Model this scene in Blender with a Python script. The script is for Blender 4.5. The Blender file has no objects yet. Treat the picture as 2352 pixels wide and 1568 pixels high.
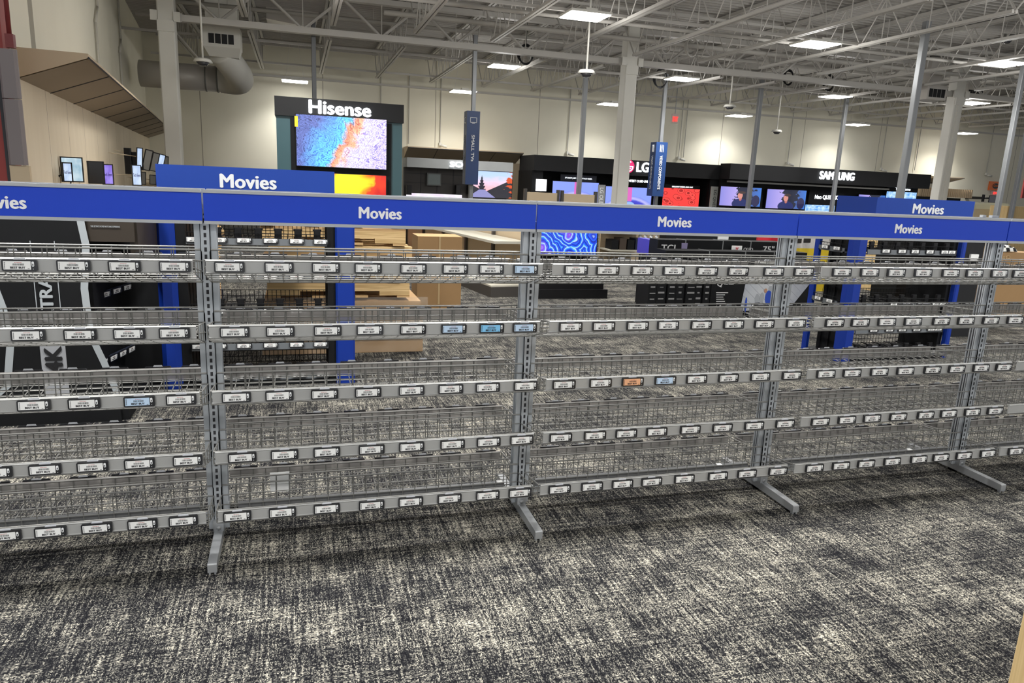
import bpy, bmesh, math, random
from mathutils import Vector, Matrix
random.seed(7)
S = bpy.context.scene
COL = S.collection
PI = math.pi
# ------------------------------------------------------------------ camera
CAM = Vector((0.3154, -2.7874, 1.4085)); YAW, PITCH, ROLL, FOC = 0.2940, -0.2192, 0.0446, 1649.09
_f = Vector((math.sin(YAW)*math.cos(PITCH), math.cos(YAW)*math.cos(PITCH), math.sin(PITCH)))
_r = Vector((math.cos(YAW), -math.sin(YAW), 0)); _u = _r.cross(_f)
RT = _r*math.cos(ROLL) + _u*math.sin(ROLL); UP = -_r*math.sin(ROLL) + _u*math.cos(ROLL); FW = _f
cd = bpy.data.cameras.new('camera'); cam = bpy.data.objects.new('camera', cd); COL.objects.link(cam)
cd.sensor_width = 36; cd.sensor_fit = 'HORIZONTAL'; cd.lens = FOC/2352*36; cd.clip_start = .02; cd.clip_end = 200
M3 = Matrix((RT, UP, -FW)).transposed()
cam.matrix_world = Matrix.Translation(CAM) @ M3.to_4x4()
S.camera = cam
# ------------------------------------------------------------------ world, exposure
w = bpy.data.worlds.new('world'); S.world = w; w.use_nodes = True
w.node_tree.nodes['Background'].inputs[0].default_value = (.97, .985, 1, 1)
w.node_tree.nodes['Background'].inputs[1].default_value = 0.8
S.view_settings.view_transform = 'Standard'; S.view_settings.look = 'None'
S.view_settings.exposure = 0.22; S.view_settings.gamma = 1; S.view_settings.use_curve_mapping = False
LAMP_W = 105.0; FILL_W = 42.0; LENS_E = 12.0

def ray(x, y): return FW + RT*(x-1176)/FOC + UP*(784-y)/FOC
def PY(x, y, Y):                      # point of a photo position on the plane at depth Y
    d = ray(x, y); t = (Y-CAM.y)/d.y; return CAM + d*t
def PZ(x, y, Z=0.0):
    d = ray(x, y); t = (Z-CAM.z)/d.z; return CAM + d*t

# ------------------------------------------------------------------ materials
MATS = {}
def mat(name, col, rough=.5, metal=0., emit=None, es=1., alpha=1., noise=0., nscale=20., spec=.5, trans=0.):
    if name in MATS: return MATS[name]
    m = bpy.data.materials.new(name); m.use_nodes = True; nt = m.node_tree; b = nt.nodes['Principled BSDF']
    b.inputs['Base Color'].default_value = (*col, 1); b.inputs['Roughness'].default_value = rough
    b.inputs['Metallic'].default_value = metal; b.inputs['Specular IOR Level'].default_value = spec
    if emit: b.inputs['Emission Color'].default_value = (*emit, 1); b.inputs['Emission Strength'].default_value = es
    if alpha < 1: b.inputs['Alpha'].default_value = alpha
    if trans: b.inputs['Transmission Weight'].default_value = trans
    if noise:
        tc = nt.nodes.new('ShaderNodeTexCoord'); n = nt.nodes.new('ShaderNodeTexNoise'); n.inputs['Scale'].default_value = nscale
        n.inputs['Detail'].default_value = 4
        mr = nt.nodes.new('ShaderNodeMapRange'); mr.inputs['To Min'].default_value = 1-noise; mr.inputs['To Max'].default_value = 1+noise
        mx = nt.nodes.new('ShaderNodeVectorMath'); mx.operation = 'SCALE'; mx.inputs[0].default_value = col
        nt.links.new(tc.outputs['Object'], n.inputs['Vector']); nt.links.new(n.outputs['Fac'], mr.inputs['Value'])
        nt.links.new(mr.outputs['Result'], mx.inputs['Scale']); nt.links.new(mx.outputs['Vector'], b.inputs['Base Color'])
    MATS[name] = m; return m
class NT:
    """tiny node-graph helper"""
    def __init__(s, name, rough=.6, spec=.5):
        s.m = bpy.data.materials.new(name); s.m.use_nodes = True; s.nt = s.m.node_tree; s.b = s.nt.nodes['Principled BSDF']
        s.b.inputs['Roughness'].default_value = rough; s.b.inputs['Specular IOR Level'].default_value = spec; MATS[name] = s.m
    def n(s, t, **k):
        o = s.nt.nodes.new(t)
        for a, v in k.items(): setattr(o, a, v)
        return o
    def L(s, a, b): s.nt.links.new(a, b)
    def coord(s, kind='Object', scale=(1, 1, 1), loc=(0, 0, 0), rot=(0, 0, 0)):
        t = s.n('ShaderNodeTexCoord'); mp = s.n('ShaderNodeMapping'); s.L(t.outputs[kind], mp.inputs['Vector'])
        mp.inputs['Scale'].default_value = scale; mp.inputs['Location'].default_value = loc; mp.inputs['Rotation'].default_value = rot
        return mp.outputs['Vector']
    def noise(s, vec, scale=5, detail=3, dist=0., rough=.5):
        o = s.n('ShaderNodeTexNoise'); s.L(vec, o.inputs['Vector']); o.inputs['Scale'].default_value = scale
        o.inputs['Detail'].default_value = detail; o.inputs['Distortion'].default_value = dist; o.inputs['Roughness'].default_value = rough
        return o.outputs['Fac']
    def math(s, op, a, b=0., c=None):
        o = s.n('ShaderNodeMath', operation=op)
        for i, v in enumerate((a, b, c)):
            if v is None: continue
            if isinstance(v, (int, float)): o.inputs[i].default_value = v
            else: s.L(v, o.inputs[i])
        return o.outputs[0]
    def ramp(s, fac, stops, interp='LINEAR'):
        o = s.n('ShaderNodeValToRGB'); o.color_ramp.interpolation = interp; e = o.color_ramp.elements
        while len(e) < len(stops): e.new(.5)
        for x, (p, c) in zip(e, stops): x.position = p; x.color = (*c, 1)
        s.L(fac, o.inputs['Fac']); return o.outputs['Color']
    def mix(s, fac, a, b, bt='MIX'):
        o = s.n('ShaderNodeMix', data_type='RGBA', blend_type=bt)
        if isinstance(fac, (int, float)): o.inputs[0].default_value = fac
        else: s.L(fac, o.inputs[0])
        for i, v in ((6, a), (7, b)):
            if isinstance(v, tuple): o.inputs[i].default_value = (*v, 1)
            else: s.L(v, o.inputs[i])
        return o.outputs[2]
    def sep(s, vec):
        o = s.n('ShaderNodeSeparateXYZ'); s.L(vec, o.inputs[0]); return o.outputs
    def base(s, c): s.L(c, s.b.inputs['Base Color'])
    def emit(s, c, st=1.0):
        s.b.inputs['Base Color'].default_value = (.01, .01, .01, 1)
        s.L(c, s.b.inputs['Emission Color']); s.b.inputs['Emission Strength'].default_value = st; s.b.inputs['Roughness'].default_value = .25
    def bump(s, fac, st=.3, dist=.002):
        o = s.n('ShaderNodeBump'); o.inputs['Strength'].default_value = st; o.inputs['Distance'].default_value = dist
        s.L(fac, o.inputs['Height']); s.L(o.outputs[0], s.b.inputs['Normal'])

steel = mat('shelf_steel', (.40, .415, .43), .38, .55, noise=.10, nscale=9)
steel2 = mat('post_steel', (.42, .45, .48), .42, .35, noise=.12, nscale=14)
wire = mat('zinc_wire', (.19, .19, .18), .5, .25)
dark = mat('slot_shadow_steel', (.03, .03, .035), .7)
trimg = mat('grey_trim', (.42, .44, .46), .4, .2)
blue = mat('sign_blue', (.010, .056, .56), .42, spec=.3, noise=.05, nscale=3)
blue2 = mat('header_blue', (.010, .042, .26), .45, spec=.3, noise=.06, nscale=4)
bluep = mat('post_blue', (.006, .030, .25), .35, spec=.35)
white = mat('white_letter', (.90, .91, .93), .45)
black = mat('black_plastic', (.007, .007, .008), .4, spec=.3)
blackm = mat('black_matt', (.0075, .008, .009), .6, noise=.3, nscale=6, spec=.18)
charc = mat('charcoal_panel', (.016, .0165, .018), .6, noise=.1, nscale=3, spec=.25)
tagb = mat('tag_black', (.018, .019, .022), .28)
tagw = mat('tag_display', (.80, .81, .80), .3)
tagi = mat('tag_ink', (.02, .02, .025), .4)
tagr = mat('tag_red_ink', (.45, .08, .08), .4)
tagwin = mat('tag_window', (.85, .87, .88), .25)
rail_r = mat('rear_rail_plastic', (.42, .40, .385), .3, .1, alpha=.62, noise=.12, nscale=12)
rail_m = mat('price_rail_plastic', (.40, .405, .40), .34, .15, alpha=.92, noise=.10, nscale=12)
clipg = mat('clip_grey', (.62, .64, .68), .3)
grail = mat('grey_rail', (.10, .11, .12), .45)
tan = mat('tan_panel', (.50, .40, .27), .7, noise=.05, nscale=2)
cream = mat('cream_metal', (.46, .44, .37), .5)
wht = mat('painted_white_steel', (.66, .65, .60), .55, noise=.05, nscale=3)
duct = mat('duct_grey', (.50, .475, .44), .5, .2, noise=.06, nscale=2)
polem = mat('pole_grey', (.24, .25, .26), .4, .4)
poled = mat('pole_dark_grey', (.12, .125, .13), .45, .3)
card = mat('cardboard', (.36, .22, .10), .8, noise=.08, nscale=5)
cardl = mat('cardboard_tape', (.50, .36, .19), .5)
red = mat('red_paint', (.26, .035, .03), .6)
redb = mat('red_print', (.62, .03, .05), .5)
lens = mat('lamp_lens', (1, 1, 1), .5, emit=(1, .98, .93), es=LENS_E)
glow = mat('lit_letter', (1, 1, 1), .5, emit=(.93, .97, 1), es=3.2)
gloww = mat('lit_letter_soft', (1, 1, 1), .5, emit=(.9, .95, 1), es=1.4)
yellow = mat('yellow_label', (.75, .60, .02), .6)
clear = mat('clear_wrap', (.70, .66, .58), .10, alpha=.16)

def carpet():
    g = NT('carpet_weave', .95, .05)
    v = g.coord()
    wob = g.n('ShaderNodeTexNoise'); g.L(v, wob.inputs['Vector']); wob.inputs['Scale'].default_value = 70
    wv = g.n('ShaderNodeVectorMath', operation='MULTIPLY_ADD'); g.L(wob.outputs['Color'], wv.inputs[0]); wv.inputs[1].default_value = (.008, .008, 0); g.L(v, wv.inputs[2])
    def cells(sx, sy, off):
        mp = g.n('ShaderNodeMapping'); g.L(wv.outputs[0], mp.inputs['Vector']); mp.inputs['Scale'].default_value = (1/sx, 1/sy, 0); mp.inputs['Location'].default_value = (off, off, 0)
        fl = g.n('ShaderNodeVectorMath', operation='FLOOR'); g.L(mp.outputs[0], fl.inputs[0])
        wn = g.n('ShaderNodeTexWhiteNoise', noise_dimensions='2D'); g.L(fl.outputs[0], wn.inputs['Vector']); return wn.outputs['Value']
    a = cells(.0026, .0046, .3); b = cells(.0046, .0026, 7.7)
    sel = g.math('GREATER_THAN', g.noise(v, 9, 3), .56)
    mixf = g.n('ShaderNodeMix', data_type='FLOAT'); g.L(sel, mixf.inputs[0]); g.L(a, mixf.inputs[2]); g.L(b, mixf.inputs[3])
    big = g.noise(g.coord(scale=(1.0, 2.6, 1)), 1.3, 4)
    mid = g.noise(g.coord(scale=(9, 9, 1)), 1, 3)
    col = g.noise(g.coord(scale=(105, 5, 1)), 1, 2); row = g.noise(g.coord(scale=(4, 95, 1), loc=(2, 9, 0)), 1, 2)
    def add(f, t, k): return g.math('ADD', f, g.math('MULTIPLY', g.math('SUBTRACT', t, .5), k))
    f = g.math('MULTIPLY_ADD', mixf.outputs[0], .46, .07)
    for t, k in ((big, .42), (mid, .36), (col, .60), (row, .42)): f = add(f, t, k)
    c = g.ramp(f, [(.14, (.008, .008, .010)), (.32, (.034, .034, .035)), (.46, (.165, .158, .138)), (.68, (.50, .468, .385))])
    g.base(c); g.bump(f, .4, .003)
    return g.m
carpet_m = carpet()
def wallm():
    g = NT('cream_wall_paint', .75, .3)
    v = g.coord(); s = g.sep(v)
    j = g.math('LESS_THAN', g.math('MODULO', g.math('ADD', s[0], 100.9), 3.4), .022)
    n = g.noise(v, 1.4, 4)
    c = g.mix(n, (.72, .69, .57), (.79, .76, .64)); c = g.mix(j, c, (.33, .31, .25)); g.base(c); return g.m
wall_m = wallm()
def sidewallm():
    g = NT('tan_wall_panels', .7, .3)
    v = g.coord(); s = g.sep(v)
    j = g.math('LESS_THAN', g.math('MODULO', g.math('ADD', s[1], 100.3), 1.22), .012)
    n = g.noise(g.coord(scale=(1, 2.5, .35)), 2, 3)
    c = g.mix(n, (.58, .50, .37), (.68, .60, .46)); c = g.mix(j, c, (.16, .12, .08)); g.base(c); return g.m
side_m = sidewallm()
deck_m = mat('roof_deck_paint', (.40, .385, .36), .6, noise=.06, nscale=1)
joist_m = mat('roof_steel_paint', (.47, .455, .425), .55, noise=.05, nscale=3)
def woodm(name, c1, c2, sc=(1, 1, 12), dist=1.5):
    g = NT(name, .65, .3); n = g.noise(g.coord(scale=sc), 3, 4, dist); g.base(g.ramp(n, [(.3, c1), (.7, c2)])); return g.m
pallet_m = woodm('pallet_wood', (.30, .17, .07), (.62, .42, .20), (.5, 2, 22))
pallet_m2 = woodm('pallet_wood_light', (.45, .29, .12), (.74, .54, .28), (.6, 2, 18))
pale_m = woodm('pale_wood', (.52, .36, .16), (.72, .54, .28), (30, 30, .6), .6)
rib_m = mat('ribbed_wood', (.55, .42, .27), .6)

# ------------------------------------------------------------------ mesh builder
class MB:
    def __init__(s): s.v = []; s.f = []; s.mi = []; s.mats = []; s.cur = 0; s.sm = False; s.smooth = []
    def use(s, m):
        if m not in s.mats: s.mats.append(m)
        s.cur = s.mats.index(m); return s
    def add(s, vs, fs, sm=False):
        o = len(s.v); s.v += [tuple(q) for q in vs]
        for f in fs: s.f.append([o+i for i in f]); s.mi.append(s.cur); s.smooth.append(sm)
        return s
    def box(s, x0, y0, z0, x1, y1, z1):
        x0, x1 = sorted((x0, x1)); y0, y1 = sorted((y0, y1)); z0, z1 = sorted((z0, z1))
        v = [(x0,y0,z0),(x1,y0,z0),(x1,y1,z0),(x0,y1,z0),(x0,y0,z1),(x1,y0,z1),(x1,y1,z1),(x0,y1,z1)]
        return s.add(v, [(0,3,2,1),(4,5,6,7),(0,1,5,4),(1,2,6,5),(2,3,7,6),(3,0,4,7)])
    def bbox(s, x0, y0, z0, x1, y1, z1, b=.004):      # chamfered vertical edges
        x0, x1 = sorted((x0, x1)); y0, y1 = sorted((y0, y1))
        p = [(x0+b,y0),(x1-b,y0),(x1,y0+b),(x1,y1-b),(x1-b,y1),(x0+b,y1),(x0,y1-b),(x0,y0+b)]
        return s.prism([(a, c, z0) for a, c in p], (0, 0, z1-z0))
    def prism(s, pts, ext):
        n = len(pts); e = Vector(ext); a = [Vector(p) for p in pts]; v = a + [p+e for p in a]
        f = [list(range(n))[::-1], list(range(n, 2*n))] + [[i, (i+1) % n, n+(i+1) % n, n+i] for i in range(n)]
        return s.add(v, f)
    def bar(s, p, q, r, n=6, r2=None):
        p = Vector(p); q = Vector(q); d = (q-p)
        if d.length < 1e-6: return s
        d.normalize(); a = d.orthogonal().normalized(); b = d.cross(a); r2 = r if r2 is None else r2
        v = []
        for c, rr in ((p, r), (q, r2)):
            for i in range(n): t = 2*PI*i/n + PI/n; v.append(c + a*math.cos(t)*rr + b*math.sin(t)*rr)
        f = [[i, (i+1) % n, n+(i+1) % n, n+i] for i in range(n)] + [list(range(n))[::-1], list(range(n, 2*n))]
        return s.add(v, f, n > 6)
    def beam(s, p, q, wx, h):      # rectangular bar, wx horizontal, h vertical
        p = Vector(p); q = Vector(q); d = (q-p).normalized(); up = Vector((0, 0, 1))
        a = d.cross(up); a = a.normalized() if a.length > 1e-4 else Vector((1, 0, 0)); b = a.cross(d).normalized()
        v = []
        for c in (p, q):
            for i, j in ((-1, -1), (1, -1), (1, 1), (-1, 1)): v.append(c + a*i*wx/2 + b*j*h/2)
        return s.add(v, [(0,1,5,4),(1,2,6,5),(2,3,7,6),(3,0,4,7),(3,2,1,0),(4,5,6,7)])
    def path(s, pts, r, n=8, ribs=0):
        for a, b in zip(pts, pts[1:]): s.bar(a, b, r, n)
        return s
    def tube(s, pts, radii, n=20):
        pts = [Vector(p) for p in pts]; v = []; ref = None
        for i, p in enumerate(pts):
            d = (pts[min(i+1, len(pts)-1)] - pts[max(i-1, 0)]).normalized()
            if ref is None: ref = d.orthogonal().normalized()
            a = (ref - d*ref.dot(d)).normalized(); ref = a; b = d.cross(a)
            for k in range(n): t = 2*PI*k/n; v.append(p + (a*math.cos(t) + b*math.sin(t))*radii[i])
        m = len(pts); f = [[i*n+k, i*n+(k+1) % n, (i+1)*n+(k+1) % n, (i+1)*n+k] for i in range(m-1) for k in range(n)]
        f += [list(range(n))[::-1], [(m-1)*n+k for k in range(n)]]
        return s.add(v, f, True)
    def disc(s, c, r, h, n=20, r2=None):
        return s.bar(c, (c[0], c[1], c[2]+h), r, n, r2)
    def quad(s, a, b, c, d): return s.add([a, b, c, d], [(0, 1, 2, 3)])
    def mesh(s, name, m=None, off=None):
        me = bpy.data.meshes.new(name); o = Vector(off) if off is not None else Vector((0, 0, 0))
        me.from_pydata([Vector(p)-o for p in s.v], [], s.f)
        ms = s.mats if s.mats else [m]
        for k in ms: me.materials.append(k)
        if s.mats: me.polygons.foreach_set('material_index', s.mi)
        me.polygons.foreach_set('use_smooth', s.smooth); me.update(); return me
    def build(s, name, m=None, parent=None, **tags):
        """verts given in world coordinates when parent is an unrotated Empty"""
        off = parent_off(parent) if parent is not None else None
        if parent is None and 'at' in tags: off = tags.pop('at')
        else: tags.pop('at', None)
        o = bpy.data.objects.new(name, s.mesh(name, m, off)); COL.objects.link(o)
        if parent is not None: o.parent = parent
        elif off is not None: o.location = off
        for k, v in tags.items():
            if v: o[k] = v
        return o
def parent_off(p):
    if p.get('_local'): return Vector((0, 0, 0))
    o = Vector(p.location)
    if p.parent: o = parent_off(p.parent) if not p.parent.get('_local') else o
    return o
def thing(name, label, cat, loc=(0, 0, 0), rz=0, group=None, local=False, rx=0):
    o = bpy.data.objects.new(name, None); COL.objects.link(o); o.empty_display_size = .1
    o.location = loc; o.rotation_euler = (rx, 0, rz); o['label'] = label; o['category'] = cat
    if group: o['group'] = group
    if local or rz or rx: o['_local'] = 1
    return o
def tag(o, label, cat, group=None, kind=None):
    o['label'] = label; o['category'] = cat
    if group: o['group'] = group
    if kind: o['kind'] = kind
    return o
def dup(root, loc=None, rz=None, label=None, group=None):
    r = root.copy(); COL.objects.link(r)
    if loc is not None: r.location = loc
    if rz is not None: r.rotation_euler[2] = rz
    if label: r['label'] = label
    if group: r['group'] = group
    for ch in list(root.children):
        c = ch.copy(); COL.objects.link(c); c.parent = r
        for gch in ch.children:
            d = gch.copy(); COL.objects.link(d); d.parent = c
    return r
def textmesh(body, size=1., bold=0., extr=.001, shear=0., sx=1., spacing=1., align='CENTER', center=True):
    c = bpy.data.curves.new('t', 'FONT'); c.body = body; c.size = size; c.offset = 0.0; c.extrude = extr; c.shear = shear
    c.align_x = align; c.space_character = spacing; c.resolution_u = 3
    o = bpy.data.objects.new('t', c); COL.objects.link(o); dg = bpy.context.evaluated_depsgraph_get()
    me = bpy.data.meshes.new_from_object(o.evaluated_get(dg)); bpy.data.objects.remove(o); bpy.data.curves.remove(c)
    # text plane XY -> XZ facing -Y ; centre
    xs = [v.co.x for v in me.vertices]; ys = [v.co.y for v in me.vertices]
    cx = (min(xs)+max(xs))/2 if center else 0; cy = (min(ys)+max(ys))/2 if center else 0
    for v in me.vertices: x, y, z = v.co; v.co = ((x-cx)*sx, -z, (y-cy))
    me.materials.clear()
    if bold > 0:
        mb = MB(); d = bold*size*1.1
        for i, (dx, dz) in enumerate(((0, 0), (-d, 0), (d, 0), (0, d*.5), (0, -d*.5))):
            mb.add([(v.co.x+dx, v.co.y-i*.00012*(1 if size < .2 else 6), v.co.z+dz) for v in me.vertices], [list(p.vertices) for p in me.polygons])
        me2 = bpy.data.meshes.new('t'); me2.from_pydata(mb.v, [], mb.f); me2.update(); return me2
    return me
def text(name, body, m, parent, loc, width=None, height=None, size=.1, bold=.0, extr=.001, rot=(0, 0, 0), label=None, **k):
    me = textmesh(body, size, bold, extr, **k)
    xs = [v.co.x for v in me.vertices]; zs = [v.co.z for v in me.vertices]
    sx = width/(max(xs)-min(xs)) if width else 1; sz = height/(max(zs)-min(zs)) if height else (sx if width else 1)
    if not width and height: sx = sz
    for v in me.vertices: v.co.x *= sx; v.co.z *= sz
    me.materials.append(m); me.name = name
    o = bpy.data.objects.new(name, me); COL.objects.link(o)
    if parent is not None:
        o.parent = parent; o.location = Vector(loc) - parent_off(parent)
    else: o.location = loc
    o.rotation_euler = rot
    if label: o['label'] = label
    return o
def tomesh(mb, me, m, loc=(0, 0, 0), scale=(1, 1, 1), rz=0):
    mb.use(m); vs = []
    for v in me.vertices:
        x, y, z = v.co.x*scale[0], v.co.y*scale[1], v.co.z*scale[2]
        vs.append((x*math.cos(rz)-y*math.sin(rz)+loc[0], x*math.sin(rz)+y*math.cos(rz)+loc[1], z+loc[2]))
    mb.add(vs, [list(p.vertices) for p in me.polygons])
ORD = ['first', 'second', 'third', 'fourth', 'fifth', 'sixth', 'seventh', 'eighth', 'ninth', 'tenth', 'eleventh', 'twelfth', 'thirteenth',
       'fourteenth', 'fifteenth', 'sixteenth', 'seventeenth', 'eighteenth', 'nineteenth', 'twentieth', 'twenty-first', 'twenty-second', 'twenty-third',
       'twenty-fourth', 'twenty-fifth', 'twenty-sixth']

# ------------------------------------------------------------------ room shell
YW = 20.4; ZB = 4.19; ZT = 4.95
def struct(mb, name, m=None):
    o = mb.build(name, m); o['kind'] = 'structure'; return o
b = MB(); b.box(-14, -7, -.1, 42, YW+.3, 0); struct(b, 'floor', carpet_m)
b = MB(); b.box(-4.2, YW, 0, 42, YW+.25, 5.3); struct(b, 'wall_back', wall_m)
# left wall runs slightly askew
LW0 = Vector((-3.70, YW, 0)); LD = Vector((.1, -1, 0)).normalized()
def LW(d, out=0., z=0.):          # point at distance d from the far corner along the left wall
    n = Vector((1, .1, 0)).normalized(); return LW0 + LD*d + n*out + Vector((0, 0, z))
b = MB(); b.use(wall_m)
p = [LW(0, -.25), LW(15.3, -.25), LW(15.3), LW(0)]; b.prism(p, (0, 0, 5.3)); struct(b, 'wall_left')
# roof deck: corrugated sheet, ribs along x
b = MB(); pts = []; y = -6.
while y < YW: pts += [(y, ZT+.09), (y+.09, ZT+.09), (y+.115, ZT+.03), (y+.155, ZT+.03), (y+.18, ZT+.09)]; y += .18
vs = [(-6, yy, zz) for yy, zz in pts] + [(42, yy, zz) for yy, zz in pts]; n = len(pts)
b.add(vs, [(i, i+1, n+i+1, n+i) for i in range(n-1)]); b.box(-6, -6, ZT+.12, 42, YW, ZT+.2); struct(b, 'ceiling', deck_m)
# ledger along back wall
b = MB(); b.box(-3.6, YW-.08, ZB-.13, 42, YW, ZB-.07); tag(b.build('wall_ledger', joist_m), 'thin white horizontal ledger pipe along the top of the back wall', 'ledger')

# ------------------------------------------------------------------ roof steel
GY = 13.2
def joist(x, y0, y1, label):
    r = thing('roof_joist', label, 'roof joist', (x, (y0+y1)/2, ZT), 0, 'open web roof joists')
    b = MB()
    for dx in (-.034, .034): b.beam((x+dx, y0+.75, ZB), (x+dx, y1-.75, ZB), .045, .05)
    b.build('bottom_chord', joist_m, r)
    b = MB()
    for dx in (-.04, .04): b.beam((x+dx, y0, ZT-.02), (x+dx, y1, ZT-.02), .055, .06)
    b.build('top_chord', joist_m, r)
    b = MB(); n = 6; L = (y1-y0-1.5)/n; ya = y0+.75
    b.bar((x, y0+.1, ZT-.03), (x, ya, ZB), .014)
    for i in range(n):
        b.bar((x, ya+i*L, ZB), (x, ya+(i+.5)*L, ZT-.03), .011); b.bar((x, ya+(i+.5)*L, ZT-.03), (x, ya+(i+1)*L, ZB), .011)
        b.bar((x, ya+(i+.5)*L, ZB), (x, ya+(i+.5)*L, ZT-.03), .009)
    b.bar((x, y1-.1, ZT-.03), (x, y1-.75, ZB), .014)
    b.build('web', joist_m, r); return r
NJ = 21
for i in range(NJ):
    x = -2.14 + 1.59*i
    joist(x, GY+.05, YW, 'white open web joist reaching the back wall, %s from the left' % ORD[i])
    if i > 0: joist(x, 5.4, GY-.05, 'white open web joist before the main girder, %s from left' % ORD[i])
CX = [-2.00, 7.66, 17.18, 26.7]
for k in range(4):
    x0 = CX[k]+.16; x1 = (CX[k+1]-.16) if k < 3 else 33
    r = thing('roof_girder', 'white trussed roof girder between columns, %s span from the left' % ORD[k], 'roof girder', ((x0+x1)/2, GY, ZT), 0, 'roof girders')
    b = MB(); b.beam((x0, GY, ZB-.02), (x1, GY, ZB-.02), .17, .12); b.build('bottom_chord', joist_m, r)
    b = MB(); b.beam((x0, GY, ZT-.1), (x1, GY, ZT-.1), .17, .10); b.build('top_chord', joist_m, r)
    b = MB(); n = 6; L = (x1-x0)/n
    for i in range(n):
        xa = x0+i*L; b.bar((xa, GY, ZT-.1), (xa+L/2, GY, ZB), .030); b.bar((xa+L/2, GY, ZB), (xa+L, GY, ZT-.1), .030)
        b.bar((xa+L/2, GY, ZB), (xa+L/2, GY, ZT-.1), .012)
    b.build('web', joist_m, r)
    b = MB(); b.box(x0-.02, GY-.07, ZB-.1, x0+.12, GY-.09, ZB+.06); b.build('end_plate', joist_m, r)
    b = MB(); b.box(x1-.12, GY-.07, ZB-.1, x1+.02, GY-.09, ZB+.06); b.build('end_plate', joist_m, r)
k = 0
for (Y, Z) in ((9.3, ZB+.03), (11.3, ZT-.12), (15.2, ZB+.03), (16.9, ZT-.13), (18.6, ZB+.03), (19.5, ZT-.14)):
    b = MB(); b.beam((-3.2, Y, Z), (33, Y, Z), .05, .05)
    tag(b.build('bridging_bar', joist_m), 'white horizontal bridging bar tying the roof joists, %s from the front' % ORD[k], 'bridging bar', 'bridging bars'); k += 1
for j, (Y, Z, r_, x0, x1) in enumerate(((14.4, ZT-.25, .045, -2.5, 33), (17.8, ZT-.3, .04, -1.5, 33), (12.3, ZB+.3, .05, 2, 33), (10.2, ZB+.12, .035, 2, 33))):
    b = MB(); b.bar((x0, Y, Z), (x1, Y, Z), r_, 8)
    for xx in range(int(x0)+1, 33, 3): b.bar((xx, Y, Z), (xx, Y, ZT+.02), .008, 5)
    tag(b.build('sprinkler_pipe', joist_m), 'long white sprinkler pipe under the roof deck, %s' % ['between girder and back wall', 'nearest the back wall', 'just in front of the main girder', 'farthest in front of the girder'][j], 'pipe', 'sprinkler pipes')
# loose cable loops among the joists
for j, (px, py, Y, rr) in enumerate(((1530, 105, 12.2, .16), (1590, 108, 12.0, .2), (1905, 190, 15.0, .22), (1812, 178, 15.0, .2), (1208, 125, 13.6, .22), (1518, 180, 15.5, .25), (1955, 152, 12.4, .16), (2106, 62, 11.0, .2), (2205, 12, 10., .35))):
    c = PY(px, py, Y); b = MB()
    for s_ in range(3):
        pr = [(c.x+rr*(.85+.1*s_)*math.cos(t)*.8, c.y+.02*s_, c.z+rr*(1-.08*s_)*math.sin(t)) for t in [2*PI*q/18 for q in range(19)]]
        b.path(pr, .014, 5)
    b.bar((c.x, c.y, c.z+rr), (c.x, c.y, ZT), .006, 5)
    tag(b.build('cable_coil', joist_m if j in (0, 1, 6, 7, 8) else charc), '%s coil of cable hung in the roof steel, %s from the left' % ('pale' if j in (0, 1, 6, 7, 8) else 'dark', ORD[[2, 3, 5, 4, 0, 1, 6, 7, 8][j]]), 'cable coil', 'cable coils')
# columns
for k in range(4):
    x = CX[k]; r = thing('steel_column', 'white square roof column, %s' % ['at the left by the air duct', 'in the middle beside the LG display', 'at the right beside the vents', 'far right'][k], 'column', (x, GY, 0), 0, 'roof columns')
    b = MB(); b.bbox(x-.15, GY-.15, 0, x+.15, GY+.15, ZT-.05, .02); b.build('shaft', wht, r)
    b = MB(); b.box(x-.15, GY-.19, ZB-.30, x+.15, GY-.15, ZB-.1); b.box(x-.26, GY-.19, ZB-.12, x-.14, GY-.16, ZB+.06); b.box(x+.14, GY-.19, ZB-.12, x+.26, GY-.16, ZB+.06)
    b.build('connection_plate', wht, r)
    if k == 2: b = MB(); b.box(x-.05, GY-.19, .5, x+.03, GY-.15, ZB-.3); b.build('conduit_cover', wht, r)

# ------------------------------------------------------------------ ceiling lamps (they light the shop)
def make_lamp(x, y, z, label):
    r = thing('ceiling_lamp', label, 'ceiling lamp', (x, y, z), 0, 'LED panel ceiling lamps')
    b = MB(); b.box(x-.36, y-.31, z+.012, x+.36, y+.31, z+.05); b.box(x-.10, y-.30, z+.05, x+.10, y+.30, z+.085); b.build('housing', wht, r)
    b = MB(); b.box(x-.34, y-.29, z, x+.34, y-.03, z+.012); b.box(x-.34, y+.03, z, x+.34, y+.29, z+.012); b.build('lens', lens, r)
    b = MB()
    for sx in (-.25, .25): b.bar((x+sx, y, z+.08), (x+sx*.4, y, ZT+.02), .004, 5)
    b.build('hanger_wire', wht, r)
    ld = bpy.data.lights.new('lamp_light', 'AREA'); ld.shape = 'RECTANGLE'; ld.size = .66; ld.size_y = .56; ld.energy = LAMP_W*(.42 if y > 17 else 1); ld.color = (1, .98, .945)
    ld.spread = math.radians(125)
    lo = bpy.data.objects.new('lamp_light', ld); COL.objects.link(lo); lo.parent = r; lo.location = (0, 0, -.01)
    pd = bpy.data.lights.new('lamp_fill', 'POINT'); pd.shadow_soft_size = .25; pd.energy = FILL_W*(.12 if y > 17 else 1); pd.color = (1, .98, .945)  # point fill added below the lens to brighten the deck and surroundings
    po = bpy.data.objects.new('lamp_fill', pd); COL.objects.link(po); po.parent = r; po.location = (0, 0, -.4)
    return r
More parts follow.
